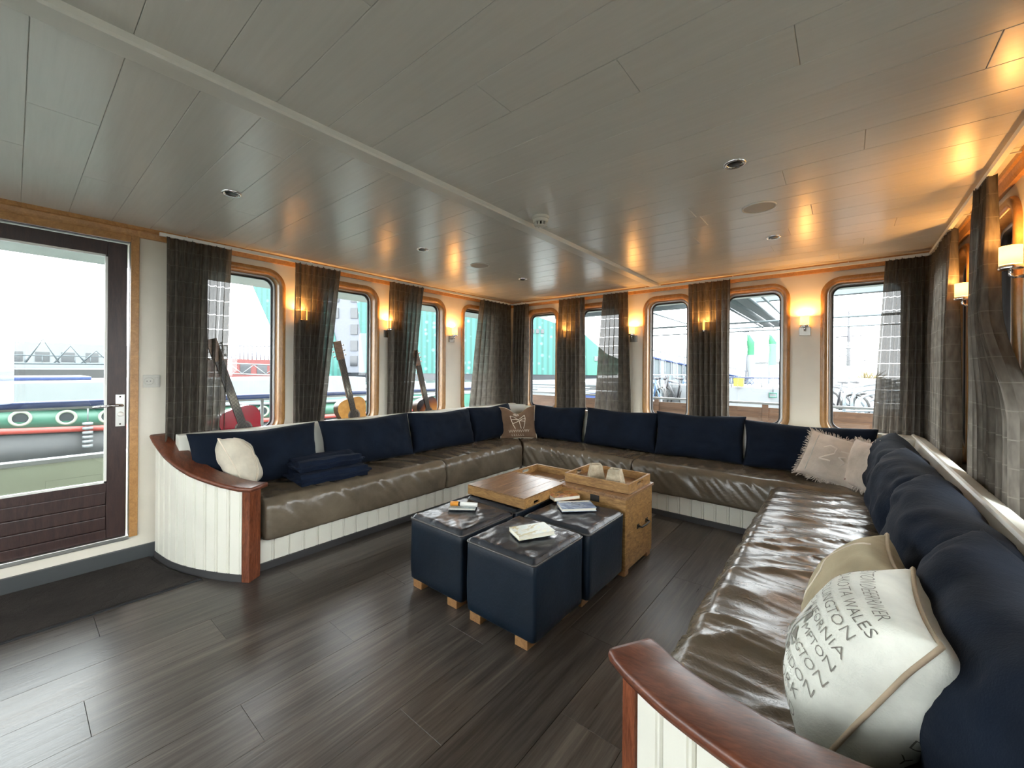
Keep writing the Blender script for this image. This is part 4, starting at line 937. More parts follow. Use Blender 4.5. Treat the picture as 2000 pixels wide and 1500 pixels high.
# ------------------------------------------------------------------ wall lamps
def sconce(label, side, s, zc=1.745, watts=LAMP):
    w = WALL(side); p = thing('wall_lamp', label, 'wall lamp', w(s, zc-.1, 0), 'small wall lamps'); nrm = (w(0, 0, 1)-w(0, 0, 0)); c = w(s, zc, .058)
    mb = MB(); a = w(s-.042, zc-.125, 0); b = w(s+.042, zc-.050, .012)
    mb.box(min(a.x, b.x), max(a.x, b.x), min(a.y, b.y), max(a.y, b.y), a.z, b.z, None, .002); mb.build('back_plate', 'plate_steel', p)
    mb = MB(); mb.tube([w(s, zc-.085, .010), w(s, zc-.085, .05), w(s, zc-.078, .058), w(s, zc-.05, .058)], .007, 8); mb.build('arm', 'chrome', p)
    mb = MB(); mb.lathe([(0, -.054), (.034, -.054), (.036, -.050), (.036, -.036), (.030, -.034), (0, -.034)], c, 28); mb.build('cup', 'chrome', p)
    mb = MB(); mb.lathe([(.0335, -.034), (.0335, .045), (.0315, .045), (.0315, -.033)], c, 28); mb.build('shade', 'lamp_glass', p)
    mb = MB(); mb.lathe([(0, -.034), (.009, -.034), (.010, -.01), (.008, .008), (0, .012)], c, 12); mb.build('bulb', 'bulb', p)
    ld = bpy.data.lights.new('lamp_light', 'POINT'); ld.energy = watts; ld.color = (1., .47, .125); ld.shadow_soft_size = .012; lo = bpy.data.objects.new('lamp_light', ld); link(lo, p, c+Vector((0, 0, .034)))
sconce('lit wall lamp behind the curtain right of the red guitar', 'L', 1.585); sconce('lit wall lamp at the edge of the curtain by the spruce guitar', 'L', 2.455); sconce('lit wall lamp right of the sunburst guitar near the far left corner', 'L', 3.345)
sconce('lit wall lamp behind the curtain between the first two far windows', 'F', -2.755); sconce('lit wall lamp left of the third far window', 'F', -1.865); sconce('lit wall lamp behind the curtain left of the fourth far window', 'F', -1.10); sconce('lit wall lamp between the last two far windows, fully uncovered', 'F', -.275)
sconce('lit wall lamp on the right wall near the far corner', 'R', 3.57, 1.785); sconce('large-looking lit wall lamp at the right edge, nearest the camera', 'R', 2.665, 1.79)

# ------------------------------------------------------------------ ceiling fittings
def downlight(label, x, y):
    p = thing('downlight', label, 'downlight', (x, y, CEIL), 'recessed ceiling downlights')
    mb = MB(); mb.lathe([(.046, 0), (.046, -.004), (.040, -.007), (.033, -.005), (.030, .0)], (x, y, CEIL), 28); mb.build('rim', 'chrome', p)
    mb = MB(); mb.lathe([(.030, -.001), (.026, -.004), (.0, -.003)], (x, y, CEIL), 24); mb.build('lens', 'black_plastic', p)
for x, y, l in ((-2.545, .735, 'downlight in the ceiling nearest the door'), (-2.555, 2.015, 'downlight in the middle of the door-side ceiling row'), (-2.575, 3.32, 'downlight in the ceiling above the far left corner'),
                (-.387, 2.045, 'downlight in the ceiling nearest the camera, right of the joint strip'), (-.387, 3.33, 'downlight in the ceiling near the far right windows')): downlight('recessed chrome '+l, x, y)
def speaker(label, x, y):
    p = thing('ceiling_speaker', label, 'ceiling speaker', (x, y, CEIL), 'round ceiling speakers')
    mb = MB(); mb.lathe([(.086, 0), (.086, -.004), (.080, -.006), (.078, -.003)], (x, y, CEIL), 40); mb.build('rim', 'white_gloss', p)
    mb = MB(); mb.lathe([(.078, -.003), (.04, -.005), (0, -.0055)], (x, y, CEIL), 40); mb.build('grille', 'speaker_cloth', p)
speaker('round white speaker grille in the ceiling on the right', -.38, 2.675); speaker('round white speaker grille in the ceiling on the door side', -2.54, 2.645)
sd_ = thing('smoke_detector', 'white smoke detector on the ceiling joint strip', 'smoke detector', (-1.44, 2.03, CEIL))
mb = MB(); mb.lathe([(.052, 0), (.052, -.014), (.048, -.018), (.040, -.018)], (-1.44, 2.03, CEIL), 32); mb.build('base', 'plastic_white', sd_)
mb = MB(); mb.lathe([(.046, -.018), (.046, -.030), (.040, -.036)], (-1.44, 2.03, CEIL), 32); mb.build('body', 'plastic_white', sd_)
mb = MB(); mb.lathe([(.030, -.052), (.028, -.056), (0, -.057)], (-1.44, 2.03, CEIL), 32); mb.build('cap', 'plastic_white', sd_)
for k in range(10):
    a = 2*PI*k/10; mb = MB(); mb.box(.026, .040, -.004, .004, -.055, -.034, T(-1.44, 2.03, CEIL) @ Matrix.Rotation(a, 4, 'Z')); mb.build('vent_rib', 'plastic_white', sd_)
mb = MB(); mb.lathe([(.024, -.034), (.024, -.055)], (-1.44, 2.03, CEIL), 20); mb.build('sensor', 'black_plastic', sd_)

# ================================================================== outside: most colours set darker than real, so daylight won't bleach them
m_paint('eave_white_lifted', (.34, .36, .35), .5); m_paint('ext_white_dimmed', (.115, .125, .13), .5); m_paint('ext_grey', (.085, .093, .11), .7); m_paint('ext_pale_dimmed', (.068, .084, .092), .6); m_paint('navy_paint', (.015, .03, .10), .35); m_paint('hull_black', (.010, .012, .014), .5)  # eaves get a lighter copy of the outside white, offsetting their shaded underside
m_paint('hull_green', (.028, .10, .068), .45); m_paint('hull_red', (.26, .038, .03), .45); m_paint('deck_green', (.19, .21, .165), .55); m_paint('quay_stone_dimmed', (.030, .031, .032), .9); m_paint('brick_red', (.11, .03, .028), .8); m_paint('dark_glass', (.02, .024, .028), .15)  # quay stone darkened, as it faces the whole bright sky
m_paint('flag_green', (.012, .12, .05), .7); m_paint('sign_yellow', (.28, .22, .02), .5); m_paint('canopy_grey', (.07, .09, .10), .5); m_paint('tree_twig', (.16, .13, .06), .9); m_paint('bike_blue', (.04, .09, .18), .4); m_paint('bike_dark', (.03, .03, .035), .4); m_paint('tyre', (.02, .02, .02), .7)
base('galvanised', (.13, .155, .17), .4, .1)
m, nt, b = base('teal_copper', (.04, .30, .25), .55); v = coords(nt, (1, 1, 1), 'Object', False)
vo = nd(nt, 'ShaderNodeTexVoronoi'); vo.inputs['Scale'].default_value = 1.0; vo.inputs['Randomness'].default_value = .55; lk(nt, v, vo.inputs['Vector'])
wv = nd(nt, 'ShaderNodeTexWave', bands_direction='DIAGONAL'); wv.inputs['Scale'].default_value = .55; lk(nt, coords(nt, (1, 1, 0), 'Object', False), wv.inputs[0])
c1 = ramp(nt, vo.outputs['Distance'], [(.14, (.085, .21, .18)), (.30, (.013, .088, .075))]); c2 = ramp(nt, wv.outputs[0], [(.2, (.75, .75, .75)), (.6, (1.15, 1.15, 1.15))])
mm = nd(nt, 'ShaderNodeMix', data_type='RGBA', blend_type='MULTIPLY'); mm.inputs[0].default_value = 1; lk(nt, c1, mm.inputs[6]); lk(nt, c2, mm.inputs[7]); lk(nt, mm.outputs[2], b.inputs['Base Color'])
m_paint('teal_plain', (.022, .115, .082), .55)
# water
m, nt, b = base('canal_water', (.020, .040, .032), .06, 0, .5); f = ntex(nt, coords(nt, (1, 1, 1), 'Object', False), .9, 4, .6, .5); bump(nt, b, f, .35, .25)
wt = box('canal_water', -160, 160, -120, 160, -1.2, -.26, 'canal_water'); tag(wt, 'green-grey canal water around the ship', 'water', kind='stuff')
# own ship: side deck, bulwark, blue rail, eaves, aft deck
dk = struct(box('deck', -4.76, .9, -6, 6.4, -.255, -.085, 'deck_green')); dk['label'] = 'pale deck of the ship outside the windows'
bw = thing('ship_bulwark', 'pale green ship bulwark with white cap outside the door', 'bulwark', (-4.72, 0, -.08))
box('plate', -4.74, -4.70, -6, 6.4, -.08, .555, 'deck_green', bw); box('cap_rail', -4.77, -4.67, -6, 6.4, .556, .59, 'ext_white_dimmed', bw, .006); box('scupper_frame', -4.70, -4.694, .16, .46, .30, .42, 'deck_green', bw, .002)
hr = thing('ship_railing', 'navy blue handrail on white posts outside the door', 'railing', (-4.72, 0, .59)); MB().tube([(-4.72, -6, 1.02), (-4.72, 6.4, .985)], .028, 10).build('handrail', 'navy_paint', hr); MB().tube([(-4.72, -6, .99), (-4.72, 6.4, .955)], .014, 8).build('lower_rail', 'ext_white_dimmed', hr)
for yy in (-4.2, -1.4, 1.65, 3.2, 4.75, 6.2): MB().tube([(-4.72, yy, .591), (-4.72, yy, 1.0)], .016, 8).build('post', 'ext_white_dimmed', hr)
ev = struct(box('roof', -4.62, .95, -4.0, 5.02, 2.335, 2.42, 'eave_white_lifted')); ev['label'] = 'white overhanging roof of the ship saloon'
MB().box(-4.62, -3.785, -.8, 5.02, 2.115, 2.334).build('eaves', 'eave_white_lifted', ev); MB().box(-3.78, .95, 4.585, 5.02, 2.085, 2.334).build('eaves', 'eave_white_lifted', ev)
# wooden deck benches outside the far windows
def deck_bench(label, x0, x1):
    p = thing('deck_bench', label, 'bench', ((x0+x1)/2, 5.3, -.085), 'wooden deck benches outside the far windows'); y = 5.30
    for k in range(5): box('slat', x0+.06, x1-.06, y+.004, y+.022, .0+.18*k, .172+.18*k, 'deck_wood', p, .003)
    for xx in (x0, (x0+x1)/2-.03, x1-.06): box('stile', xx, xx+.06, y-.012, y+.026, -.085, .925, 'deck_wood', p, .004)
    box('seat_board', x0, x1, y-.40, y-.02, .36, .39, 'deck_wood', p, .004); box('top_rail', x0-.01, x1+.01, y-.02, y+.05, .926, .95, 'ext_white_dimmed', p, .004)
for a, b, l in ((-4.0, -2.62, 'wooden deck bench outside the left far windows'), (-2.58, -1.2, 'wooden deck bench outside the third far window'), (-1.16, -.20, 'wooden deck bench outside the fourth far window'), (-.16, .85, 'panelled wooden deck bench outside the rightmost far window')): deck_bench(l, a, b)
# aft canopy frame
cy_ = thing('deck_canopy', 'grey metal canopy frame over the aft deck', 'canopy', (-1.2, 7, -.25))
box('cross_beam', -4.6, 2.2, 7.0, 7.12, 2.33, 2.48, 'canopy_grey', cy_, .006)
for z in (2.03, 1.90): MB().tube([(-3.2, 7.05, z), (2.2, 7.05, z+.01)], .016 if z > 2 else .010, 8).build('cross_pipe', 'canopy_grey', cy_)
for x_, r_ in ((-2.55, .018), (-1.40, .022), (-1.20, .03), (-1.0, .022), (-.84, .016)): MB().tube([(x_, 5.03, 2.28), (x_-.02, 10.6, 2.28)], r_, 8).build('rafter', 'canopy_grey', cy_)
box('roof_panel', -1.37, -1.22, 5.03, 10.5, 2.275, 2.29, 'ext_pale_dimmed', cy_); box('roof_panel', -1.17, -1.02, 5.03, 10.5, 2.275, 2.29, 'ext_pale_dimmed', cy_)
for x_, y_ in ((-3.1, 7.06), (2.1, 7.06), (-.66, 10.5), (-2.6, 10.5)): MB().tube([(x_, y_, -.25), (x_, y_, 2.33)], .022, 8).build('post', 'canopy_grey', cy_)
MB().tube([(-2.7, 10.5, 2.28), (-.6, 10.5, 2.28)], .02, 8).build('cross_pipe', 'canopy_grey', cy_)
box('awning', -4.6, -1.9, 5.03, 7.0, 2.50, 2.52, 'ext_white_dimmed', cy_)
hr = thing('deck_railing', 'white tube railing behind the deck benches at the left far windows', 'railing', (-3.4, 5.9, -.08))
MB().tube([(-4.7, 5.9, 1.04), (-2.75, 5.9, 1.04), (-2.70, 5.9, 1.0), (-2.70, 5.9, -.08)], .018, 8).build('tube', 'galvanised', hr); MB().tube([(-4.7, 5.9, .99), (-2.70, 5.9, .99)], .010, 8).build('tube', 'galvanised', hr); MB().tube([(-4.6, 5.9, -.08), (-4.6, 5.9, 1.04)], .016, 8).build('post', 'galvanised', hr)

# green and black barge moored alongside
bt = thing('moored_barge', 'black barge with green upper strake, red line and portholes moored beyond the door', 'boat', (-10, 0, -.26))
def hull(z0f, z1f, dx0, dx1, material, nm):
    mb = MB(); n = 40; vs = []
    for i in range(n+1):
        y = -9+20*i/n; s = -.055*y+.0035*y*y; t = max(0, (abs(y-1)-6)/4); bx_ = -10-2.2*t*t
        vs += [(bx_+dx0, y, z0f(s)), (bx_+dx1, y, z1f(s)), (bx_+dx1-.08, y, z1f(s)), (bx_+dx0-.08, y, z0f(s))]
    mb.add(vs, [(4*i+j, 4*i+4+j, 4*i+4+(j+1) % 4, 4*i+(j+1) % 4) for i in range(n) for j in range(4)]+[(0, 1, 2, 3), (4*n+3, 4*n+2, 4*n+1, 4*n)], True); mb.build(nm, material, bt)
hull(lambda s: -.6, lambda s: .235+s, -.10, .04, 'hull_black', 'lower_hull'); hull(lambda s: .236+s, lambda s: .325+s, .06, .06, 'hull_red', 'rubbing_strake'); hull(lambda s: .326+s, lambda s: .615+s, .04, 0, 'hull_green', 'upper_strake'); hull(lambda s: .616+s, lambda s: .67+s, .05, .05, 'ext_white_dimmed', 'gunwale')
box('deck_house', -13.5, -11.6, -6, 7, .3, 1.02, 'ext_white_dimmed', bt, .05); box('hatch_cover', -13.4, -11.7, -4, 1.0, 1.021, 1.09, 'navy_paint', bt, .02); box('barge_deck', -14, -10.06, -7, 8, .1, .42, 'hull_green', bt)
for k in range(-8, 10):
    y = .075+.49*k; s = -.055*y+.0035*y*y
    mb = MB(); mb.lathe([(.125, .0), (.125, .022), (.085, .026), (.085, .0)], (-9.985, y, .475+s), 22, RY(90)); q = mb.build('porthole', 'deck_green', bt)
    mb = MB(); mb.lathe([(.085, .012), (0, .012)], (-9.985, y, .475+s), 18, RY(90)); mb.build('porthole_glass', 'dark_glass', q)
fd = thing('rope_fender', 'pale rope fender hanging on the barge side', 'fender', (-9.9, .80, .0)); MB().tube([(-9.86, .80, .62), (-9.87, .80, .36)], .010, 6).build('rope', 'ext_white_dimmed', fd)
for k in range(6): mb = MB(); mb.lathe([(.02, -.03), (.065, -.02), (.065, .02), (.02, .03)], (-9.87, .80, .33-.075*k), 12); mb.build('coil', 'ext_white_dimmed', fd)

# far bank on the door side
bk_ = struct(box('far_quay', -150, -66, -60, 22, -1, .9, 'quay_stone_dimmed')); bk_['label'] = 'far stone quay across the canal'
br = thing('truss_bridge', 'white triangular truss footbridge across the water beyond the door', 'bridge', (-86, 6, .9))
for (y0_, pk) in ((2.6, 5.0), (5.2, 4.2), (7.8, 3.6), (10.4, 3.4)):
    MB().tube([(-86.0, y0_-1.6, 1.6), (-86.0, y0_, pk), (-86.0, y0_+1.6, 1.6)], .12, 6).build('truss', 'ext_pale_dimmed', br)
MB().tube([(-86, -30, 1.6), (-86, 16, 1.6)], .16, 6).build('deck_beam', 'ext_pale_dimmed', br); MB().tube([(-86, -30, 2.7), (-86, 16, 2.7)], .08, 6).build('handrail', 'ext_pale_dimmed', br)
for k in range(30): MB().tube([(-86, -30+1.55*k, 1.6), (-86, -30+1.55*k, 2.7)], .05, 5).build('railing_post', 'ext_pale_dimmed', br)
def block(label, nm, x0, x1, y0_, y1_, z0_, z1_, material, group=None):
    p = thing(nm, label, 'building', ((x0+x1)/2, (y0_+y1_)/2, z0_), group); box('wall', x0, x1, y0_, y1_, z0_, z1_, material, p); return p
b_ = block('long low pale warehouse on the far bank seen through the door', 'warehouse', -120, -104, -20, 14, .9, 5.2, 'ext_white_dimmed')
for k in range(11): box('window', -104.01, -103.9, -18+2.9*k, -16.4+2.9*k, 2.0, 3.6, 'dark_glass', b_)
b_ = block('red brick low building across the canal in the first window', 'brick_building', -60, -49.6, 14.5, 24, -.26, 2.15, 'brick_red')
for k in range(5): box('window', -49.65, -49.55, 15.2+1.6*k, 16.2+1.6*k, .6, 1.6, 'dark_glass', b_)
cl = thing('column_screen', 'row of dark upright posts above the brick building', 'screen', (-57, 18, 2.1))
dv = Vector((-54.0, 20.5, 0))-Vector((-59.5, 16.0, 0))
for k in range(15): q = Vector((-59.5, 16.0, 0))+dv*(k/14); MB().tube([(q.x, q.y, 2.151), (q.x, q.y, 3.9)], .07, 5).build('post', 'ext_grey', cl)
MB().tube([(-59.5, 16, 3.92), (-54, 20.5, 3.92)], .07, 6).build('top_beam', 'ext_grey', cl)
gw = thing('gangway', 'white lattice gangway across the water in the first window', 'gangway', (-43, 15, -.2))
a0, a1 = Vector((-48.5, 12, 0)), Vector((-39.5, 19.4, 0))
for z in (.55, 1.55): MB().tube([a0+Vector((0, 0, z+.2)), a1+Vector((0, 0, z-.2))], .07, 6).build('chord', 'ext_white_dimmed', gw)
for k in range(10):
    p0, p1 = a0.lerp(a1, k/10), a0.lerp(a1, (k+1)/10); za, zb_ = (.7, 1.6) if k % 2 else (1.6, .7); MB().tube([p0+Vector((0, 0, za-.02*k)), p1+Vector((0, 0, zb_-.02*k))], .05, 5).build('diagonal', 'ext_white_dimmed', gw)
for q in (a0, a1): MB().tube([q+Vector((0, 0, -.8)), q+Vector((0, 0, 1.2))], .12, 6).build('pile', 'ext_grey', gw)

# the large green copper building: sloping main mass, leaning bow, grey office part
def slab_poly(p, nm, pts, depth, material):      # facade outline (x,y,z), pulled back away from the ship
    n = len(pts); back = Vector((-.62, .78, 0))*depth; V = [Vector(q) for q in pts]; mb = MB()
    mb.add(V+[v+back for v in V], [tuple(range(n)), tuple(range(n, 2*n))[::-1]]+[(i, i+n, (i+1) % n+n, (i+1) % n) for i in range(n)]); return mb.build(nm, material, p)
gb = thing('copper_building', 'large sea-green copper-clad building with sloping roof across the water', 'building', (-42, 42, -.26))
slab_poly(gb, 'main_wall', [(-54.8, 32.78, .62), (-28.6, 54.1, .5), (-29.49, 53.38, 6.36), (-32.72, 50.74, 8.0), (-36.2, 47.9, 9.6), (-46, 39.9, 13.5), (-56.2, 31.65, 16.5)], 22, 'teal_copper')
slab_poly(gb, 'roof_wing', [(-29.3, 53.5, .5), (-26.0, 56.2, .5), (-24.4, 57.5, 2.2), (-27.14, 55.3, 3.65), (-29.49, 53.38, 6.3)], 16, 'teal_plain')
slab_poly(gb, 'ground_floor', [(-56.5, 31.6, -.26), (-28.2, 54.6, -.26), (-28.2, 54.6, .6), (-56.5, 31.6, .6)], 20, 'dark_glass')
slab_poly(gb, 'bow', [(-68.6, 21.4, 16.2), (-62.94, 26.08, -.26), (-57.1, 30.8, -.26), (-58.43, 29.76, 7.2), (-60.9, 27.7, 17.5)], 5, 'teal_copper')
def wquad(nm, c, wd, z0_, z1_, parent, material='dark_glass'):
    d = Vector((.774, .633, 0)); n_ = Vector((.62, -.78, 0)).normalized(); c = Vector((*c, 0)); mb = MB()
    vs = [c+d*sx*wd/2+n_*o+Vector((0, 0, z)) for o in (0, .12) for sx, z in ((-1, z0_), (1, z0_), (1, z1_), (-1, z1_))]
    mb.add(vs, [(0, 1, 2, 3), (7, 6, 5, 4)]+[(i, (i+1) % 4, (i+1) % 4+4, i+4) for i in range(4)]); return mb.build(nm, material, parent)
for k in range(3): wquad('window', (-35.6+.55*k, 48.38+.45*k), .45, 6.6, 7.2, gb)
for k, (cx, cy2) in enumerate(((-28.2, 54.42), (-27.3, 55.15))): wquad('roof_window', (cx, cy2), .9, 2.6-.5*k, 3.3-.5*k, gb, 'ext_grey')
gy = thing('office_block', 'grey office block with square windows wedged beside the copper building', 'building', (-60.5, 33, -.26))
slab_poly(gy, 'wall', [(-59.3, 29.3, .62), (-54.5, 33.2, .62), (-54.5, 33.2, 17), (-59.3, 29.3, 17)], 9, 'ext_grey')
slab_poly(gy, 'shopfront', [(-59.3, 29.5, -.26), (-54.7, 33.25, -.26), (-54.7, 33.25, .61), (-59.3, 29.5, .61)], 8, 'dark_glass')
for z in (2.35, 4.6, 7.0, 9.4, 11.8): wquad('window', (-56.15, 31.86), 1.05, z-.75, z+.75, gy)
for z in (4.6, 9.4, 11.8): wquad('window', (-58.3, 30.1), 1.0, z-.75, z+.75, gy)
qy = struct(box('near_quay', -28, -14, 14, 60, -1.1, .05, 'quay_stone_dimmed', None, 0, T(0, 0, 0))); qy['label'] = 'stone quay in front of the green building'
# small pale boats and people-height clutter along that quay
def small_boat(label, c, ang, L, hullm, zc=.55):
    p = thing('small_boat', label, 'boat', (c[0], c[1], -.26), 'small boats in the canal'); M_ = T(c[0], c[1], -.26) @ RZ(ang)
    out = [(-L/2, -.7), (L*.2, -.8), (L/2, 0), (L*.2, .8), (-L/2, .7)]
    MB().prism(out, -.2, zc, M_).build('hull', hullm, p); MB().prism([(x*1.02, y*1.05) for x, y in out], zc, zc+.08, M_).build('gunwale', 'ext_white_dimmed', p)
    MB().box(-L*.3, L*.1, -.5, .5, zc+.08, zc+.55, M_, .06).build('cabin', 'ext_white_dimmed', p); MB().box(-L*.2, 0, -.505, .505, zc+.24, zc+.45, M_).build('cabin_window', 'dark_glass', p)
small_boat('white motor boat seen in the first far window', (-12.4, 16.6), 38, 4.2, 'ext_white_dimmed', .45); small_boat('green-hulled boat seen in the third door-side window', (-15.4, 11.6), 40, 5.5, 'teal_plain', .42); small_boat('navy boat with white cabin seen beside the first far window', (-10.6, 18.6), 38, 4.0, 'navy_paint', .4)

# quay beyond the aft deck
aq = struct(box('side_quay', -6.2, 60, 9.2, 60, -1.1, .10, 'quay_stone_dimmed')); aq['label'] = 'grey quay beyond the aft deck'
rp = thing('ramp_building', 'pale ribbed ramp building sloping down across the far windows', 'building', (-11, 42, .1)); A_, B_ = Vector((-15.6, 38.9, 0)), Vector((-6.0, 46.7, 0))
d_ = B_-A_; bk2 = Vector((-.62, .78, 0))*6; zt0, zt1 = 2.85, .15
mb = MB(); mb.add([A_+Vector((0, 0, -1)), B_+Vector((0, 0, -1)), B_+Vector((0, 0, zt1)), A_+Vector((0, 0, zt0)), A_+bk2+Vector((0, 0, -1)), B_+bk2+Vector((0, 0, -1)), B_+bk2+Vector((0, 0, zt1)), A_+bk2+Vector((0, 0, zt0))], [(0, 1, 2, 3), (7, 6, 5, 4), (3, 2, 6, 7), (0, 3, 7, 4), (1, 5, 6, 2)]); mb.build('wall', 'ext_pale_dimmed', rp)
for k in range(22):
    q = A_+d_*((k+.5)/22); z = zt0+(zt1-zt0)*(k+.5)/22; MB().tube([q+Vector((.05, -.06, -.9)), q+Vector((.05, -.06, z))], .06, 4).build('rib', 'ext_grey', rp)
MB().tube([A_+Vector((0, -.05, zt0)), B_+Vector((0, -.05, zt1))], .12, 6).build('roof_edge', 'navy_paint', rp); MB().tube([A_+Vector((0, 0, zt0+.7)), B_+Vector((0, 0, zt1+.7))], .05, 5).build('handrail', 'ext_pale_dimmed', rp)
for k in range(26): q = A_+d_*(k/25); z = zt0+(zt1-zt0)*k/25; MB().tube([q+Vector((0, 0, z)), q+Vector((0, 0, z+.7))], .035, 4).build('railing_post', 'ext_pale_dimmed', rp)
for k, (t, h) in enumerate(((.10, 4.6), (.38, 5.2), (.86, 5.0))):
    q = A_+d_*t; lp_ = thing('lamp_mast', 'thin grey mast, %s along the ramp building' % ('first', 'second', 'third')[k], 'mast', (q.x, q.y-1, -.26), 'masts by the ramp building'); MB().tube([(q.x, q.y-1, -.3), (q.x, q.y-1, h)], [.06, .03], 6).build('pole', 'ext_grey', lp_); box('lamp_head', q.x-.25, q.x+.25, q.y-1.06, q.y-.94, h, h+.08, 'ext_grey', lp_)
# bicycles parked on the quay
def bike(label, x, y, rz, colr, z=.10, sc=1.):
    p = thing('bicycle', label, 'bicycle', (x, y, z), 'bicycles parked on the quay'); M_ = T(x, y, z) @ RZ(rz)
    P_ = lambda a, b, c=0.: M_ @ Vector((a*sc, c*sc, b*sc))
    for cx in (-.52, .52):
        w_ = MB().tube([P_(cx+.33*math.cos(2*PI*k/20), .34+.33*math.sin(2*PI*k/20)) for k in range(20)], .027, 5, True).build('wheel', 'tyre', p)
        for k in range(6): a = PI*k/6; MB().tube([P_(cx+.32*math.cos(a), .34+.32*math.sin(a)), P_(cx-.32*math.cos(a), .34-.32*math.sin(a))], .004, 3).build('spoke', 'galvanised', w_)
    mb = MB()
    for q in (((-.52, .34), (-.18, .80)), ((-.52, .34), (-.08, .30)), ((-.08, .30), (-.20, .92)), ((-.08, .30), (.36, .78)), ((-.18, .80), (.36, .86)), ((.52, .34), (.34, 1.02))): mb.tube([P_(*q[0]), P_(*q[1])], .024, 6)
    mb.build('frame', colr, p); MB().tube([P_(.22, 1.04, -.28), P_(.34, 1.05, -.1), P_(.34, 1.05, .1), P_(.22, 1.04, .28)], .012, 6).build('handlebar', 'galvanised', p); MB().tube([P_(-.32, .95), P_(-.10, .95)], [.05, .02], 6).build('saddle', 'bike_dark', p)
for k in range(8):
    bike('bicycle number %s in the row parked outside the third far window' % ('one', 'two', 'three', 'four', 'five', 'six', 'seven', 'eight')[k], -5.35+.24*k, 13.1+.20*k+.12*(k % 2), 118+9*((k*7) % 5-2), ('bike_blue', 'bike_dark', 'galvanised', 'bike_dark')[k % 4])
for k in range(6):
    bike('bicycle of the front row outside the third far window, %s from the left' % ('first', 'second', 'third', 'fourth', 'fifth', 'sixth')[k], -4.85+.27*k, 12.3+.22*k, 122+11*((k*3) % 5-2), ('bike_dark', 'bike_blue', 'bike_dark')[k % 3])
bike('bicycle at the rack outside the rightmost far window', -.20, 12.9, 140, 'bike_dark'); bike('second bicycle at the rack outside the rightmost far window', .05, 13.4, 130, 'galvanised')
# curved bike rack
rk = thing('bike_rack', 'rack of curved galvanised hoops outside the rightmost far window', 'bike rack', (.4, 12.3, .1))
for k in range(5):
    x_, y_ = .02+.13*k, 11.2+.42*k; h = .98-.10*k
    MB().tube([(x_-.02, y_, .10), (x_-.02, y_, h-.18), (x_+.03, y_+.05, h-.06), (x_+.14, y_+.15, h+.0), (x_+.9, y_+.75, h+.14)], .028, 8).build('hoop', 'galvanised', rk)
MB().tube([(-.3, 11.0, .45), (1.4, 12.5, .47)], .022, 8).build('bar', 'galvanised', rk)
# neighbouring white ship with lattice rail
ns_ = thing('white_ship', 'white ship side with navy rail and lattice netting outside the fourth far window', 'ship', (-1.7, 12.8, .1)); A_, B_ = Vector((-3.0, 11.75, 0)), Vector((-.45, 13.8, 0)); d_ = B_-A_; nb_ = Vector((-.62, .78, 0))
mb = MB(); mb.add([q+Vector((0, 0, z)) for o in (0, 2.5) for q, z in ((A_+nb_*o, .10), (B_+nb_*o, .10), (B_+nb_*o, .86), (A_+nb_*o, .86))], [(0, 1, 2, 3), (7, 6, 5, 4), (3, 2, 6, 7), (0, 3, 7, 4), (1, 5, 6, 2)]); mb.build('hull', 'ext_white_dimmed', ns_)
MB().tube([A_+Vector((0, 0, 1.12)), B_+Vector((0, 0, 1.12))], .02, 8).build('handrail', 'navy_paint', ns_)
mb = MB(); n_ = 30
for k in range(n_):
    p0, p1 = A_+d_*(k/n_), A_+d_*((k+2)/n_)
    mb.tube([p0+Vector((0, 0, .87)), p1+Vector((0, 0, 1.11))], .006, 4); mb.tube([p0+Vector((0, 0, 1.11)), p1+Vector((0, 0, .87))], .006, 4)
mb.build('netting', 'navy_paint', ns_)['kind'] = 'stuff'
for k in range(5): q = A_+d_*(k/4); MB().tube([q+Vector((0, 0, .86)), q+Vector((0, 0, 1.12))], .014, 6).build('post', 'ext_white_dimmed', ns_)
yb = thing('life_float', 'yellow box hanging on the white ship rail', 'box', (-2.2, 12.35, .88)); box('case', -2.32, -2.08, 12.30, 12.40, .88, 1.07, 'sign_yellow', yb, .01, None); box('lid', -2.33, -2.07, 12.29, 12.41, 1.071, 1.10, 'sign_yellow', yb, .006)
hk = thing('hanging_hook', 'small square hook hanging on a line below the ship rail', 'hook', (-1.47, 12.95, .5)); MB().tube([(-1.48, 12.92, 1.11), (-1.48, 12.90, .72)], .012, 6).build('line', 'ext_grey', hk); MB().tube([(-1.56, 12.88, .71), (-1.40, 12.92, .71), (-1.40, 12.92, .60), (-1.56, 12.88, .60)], .018, 6, True).build('eye', 'teal_plain', hk)
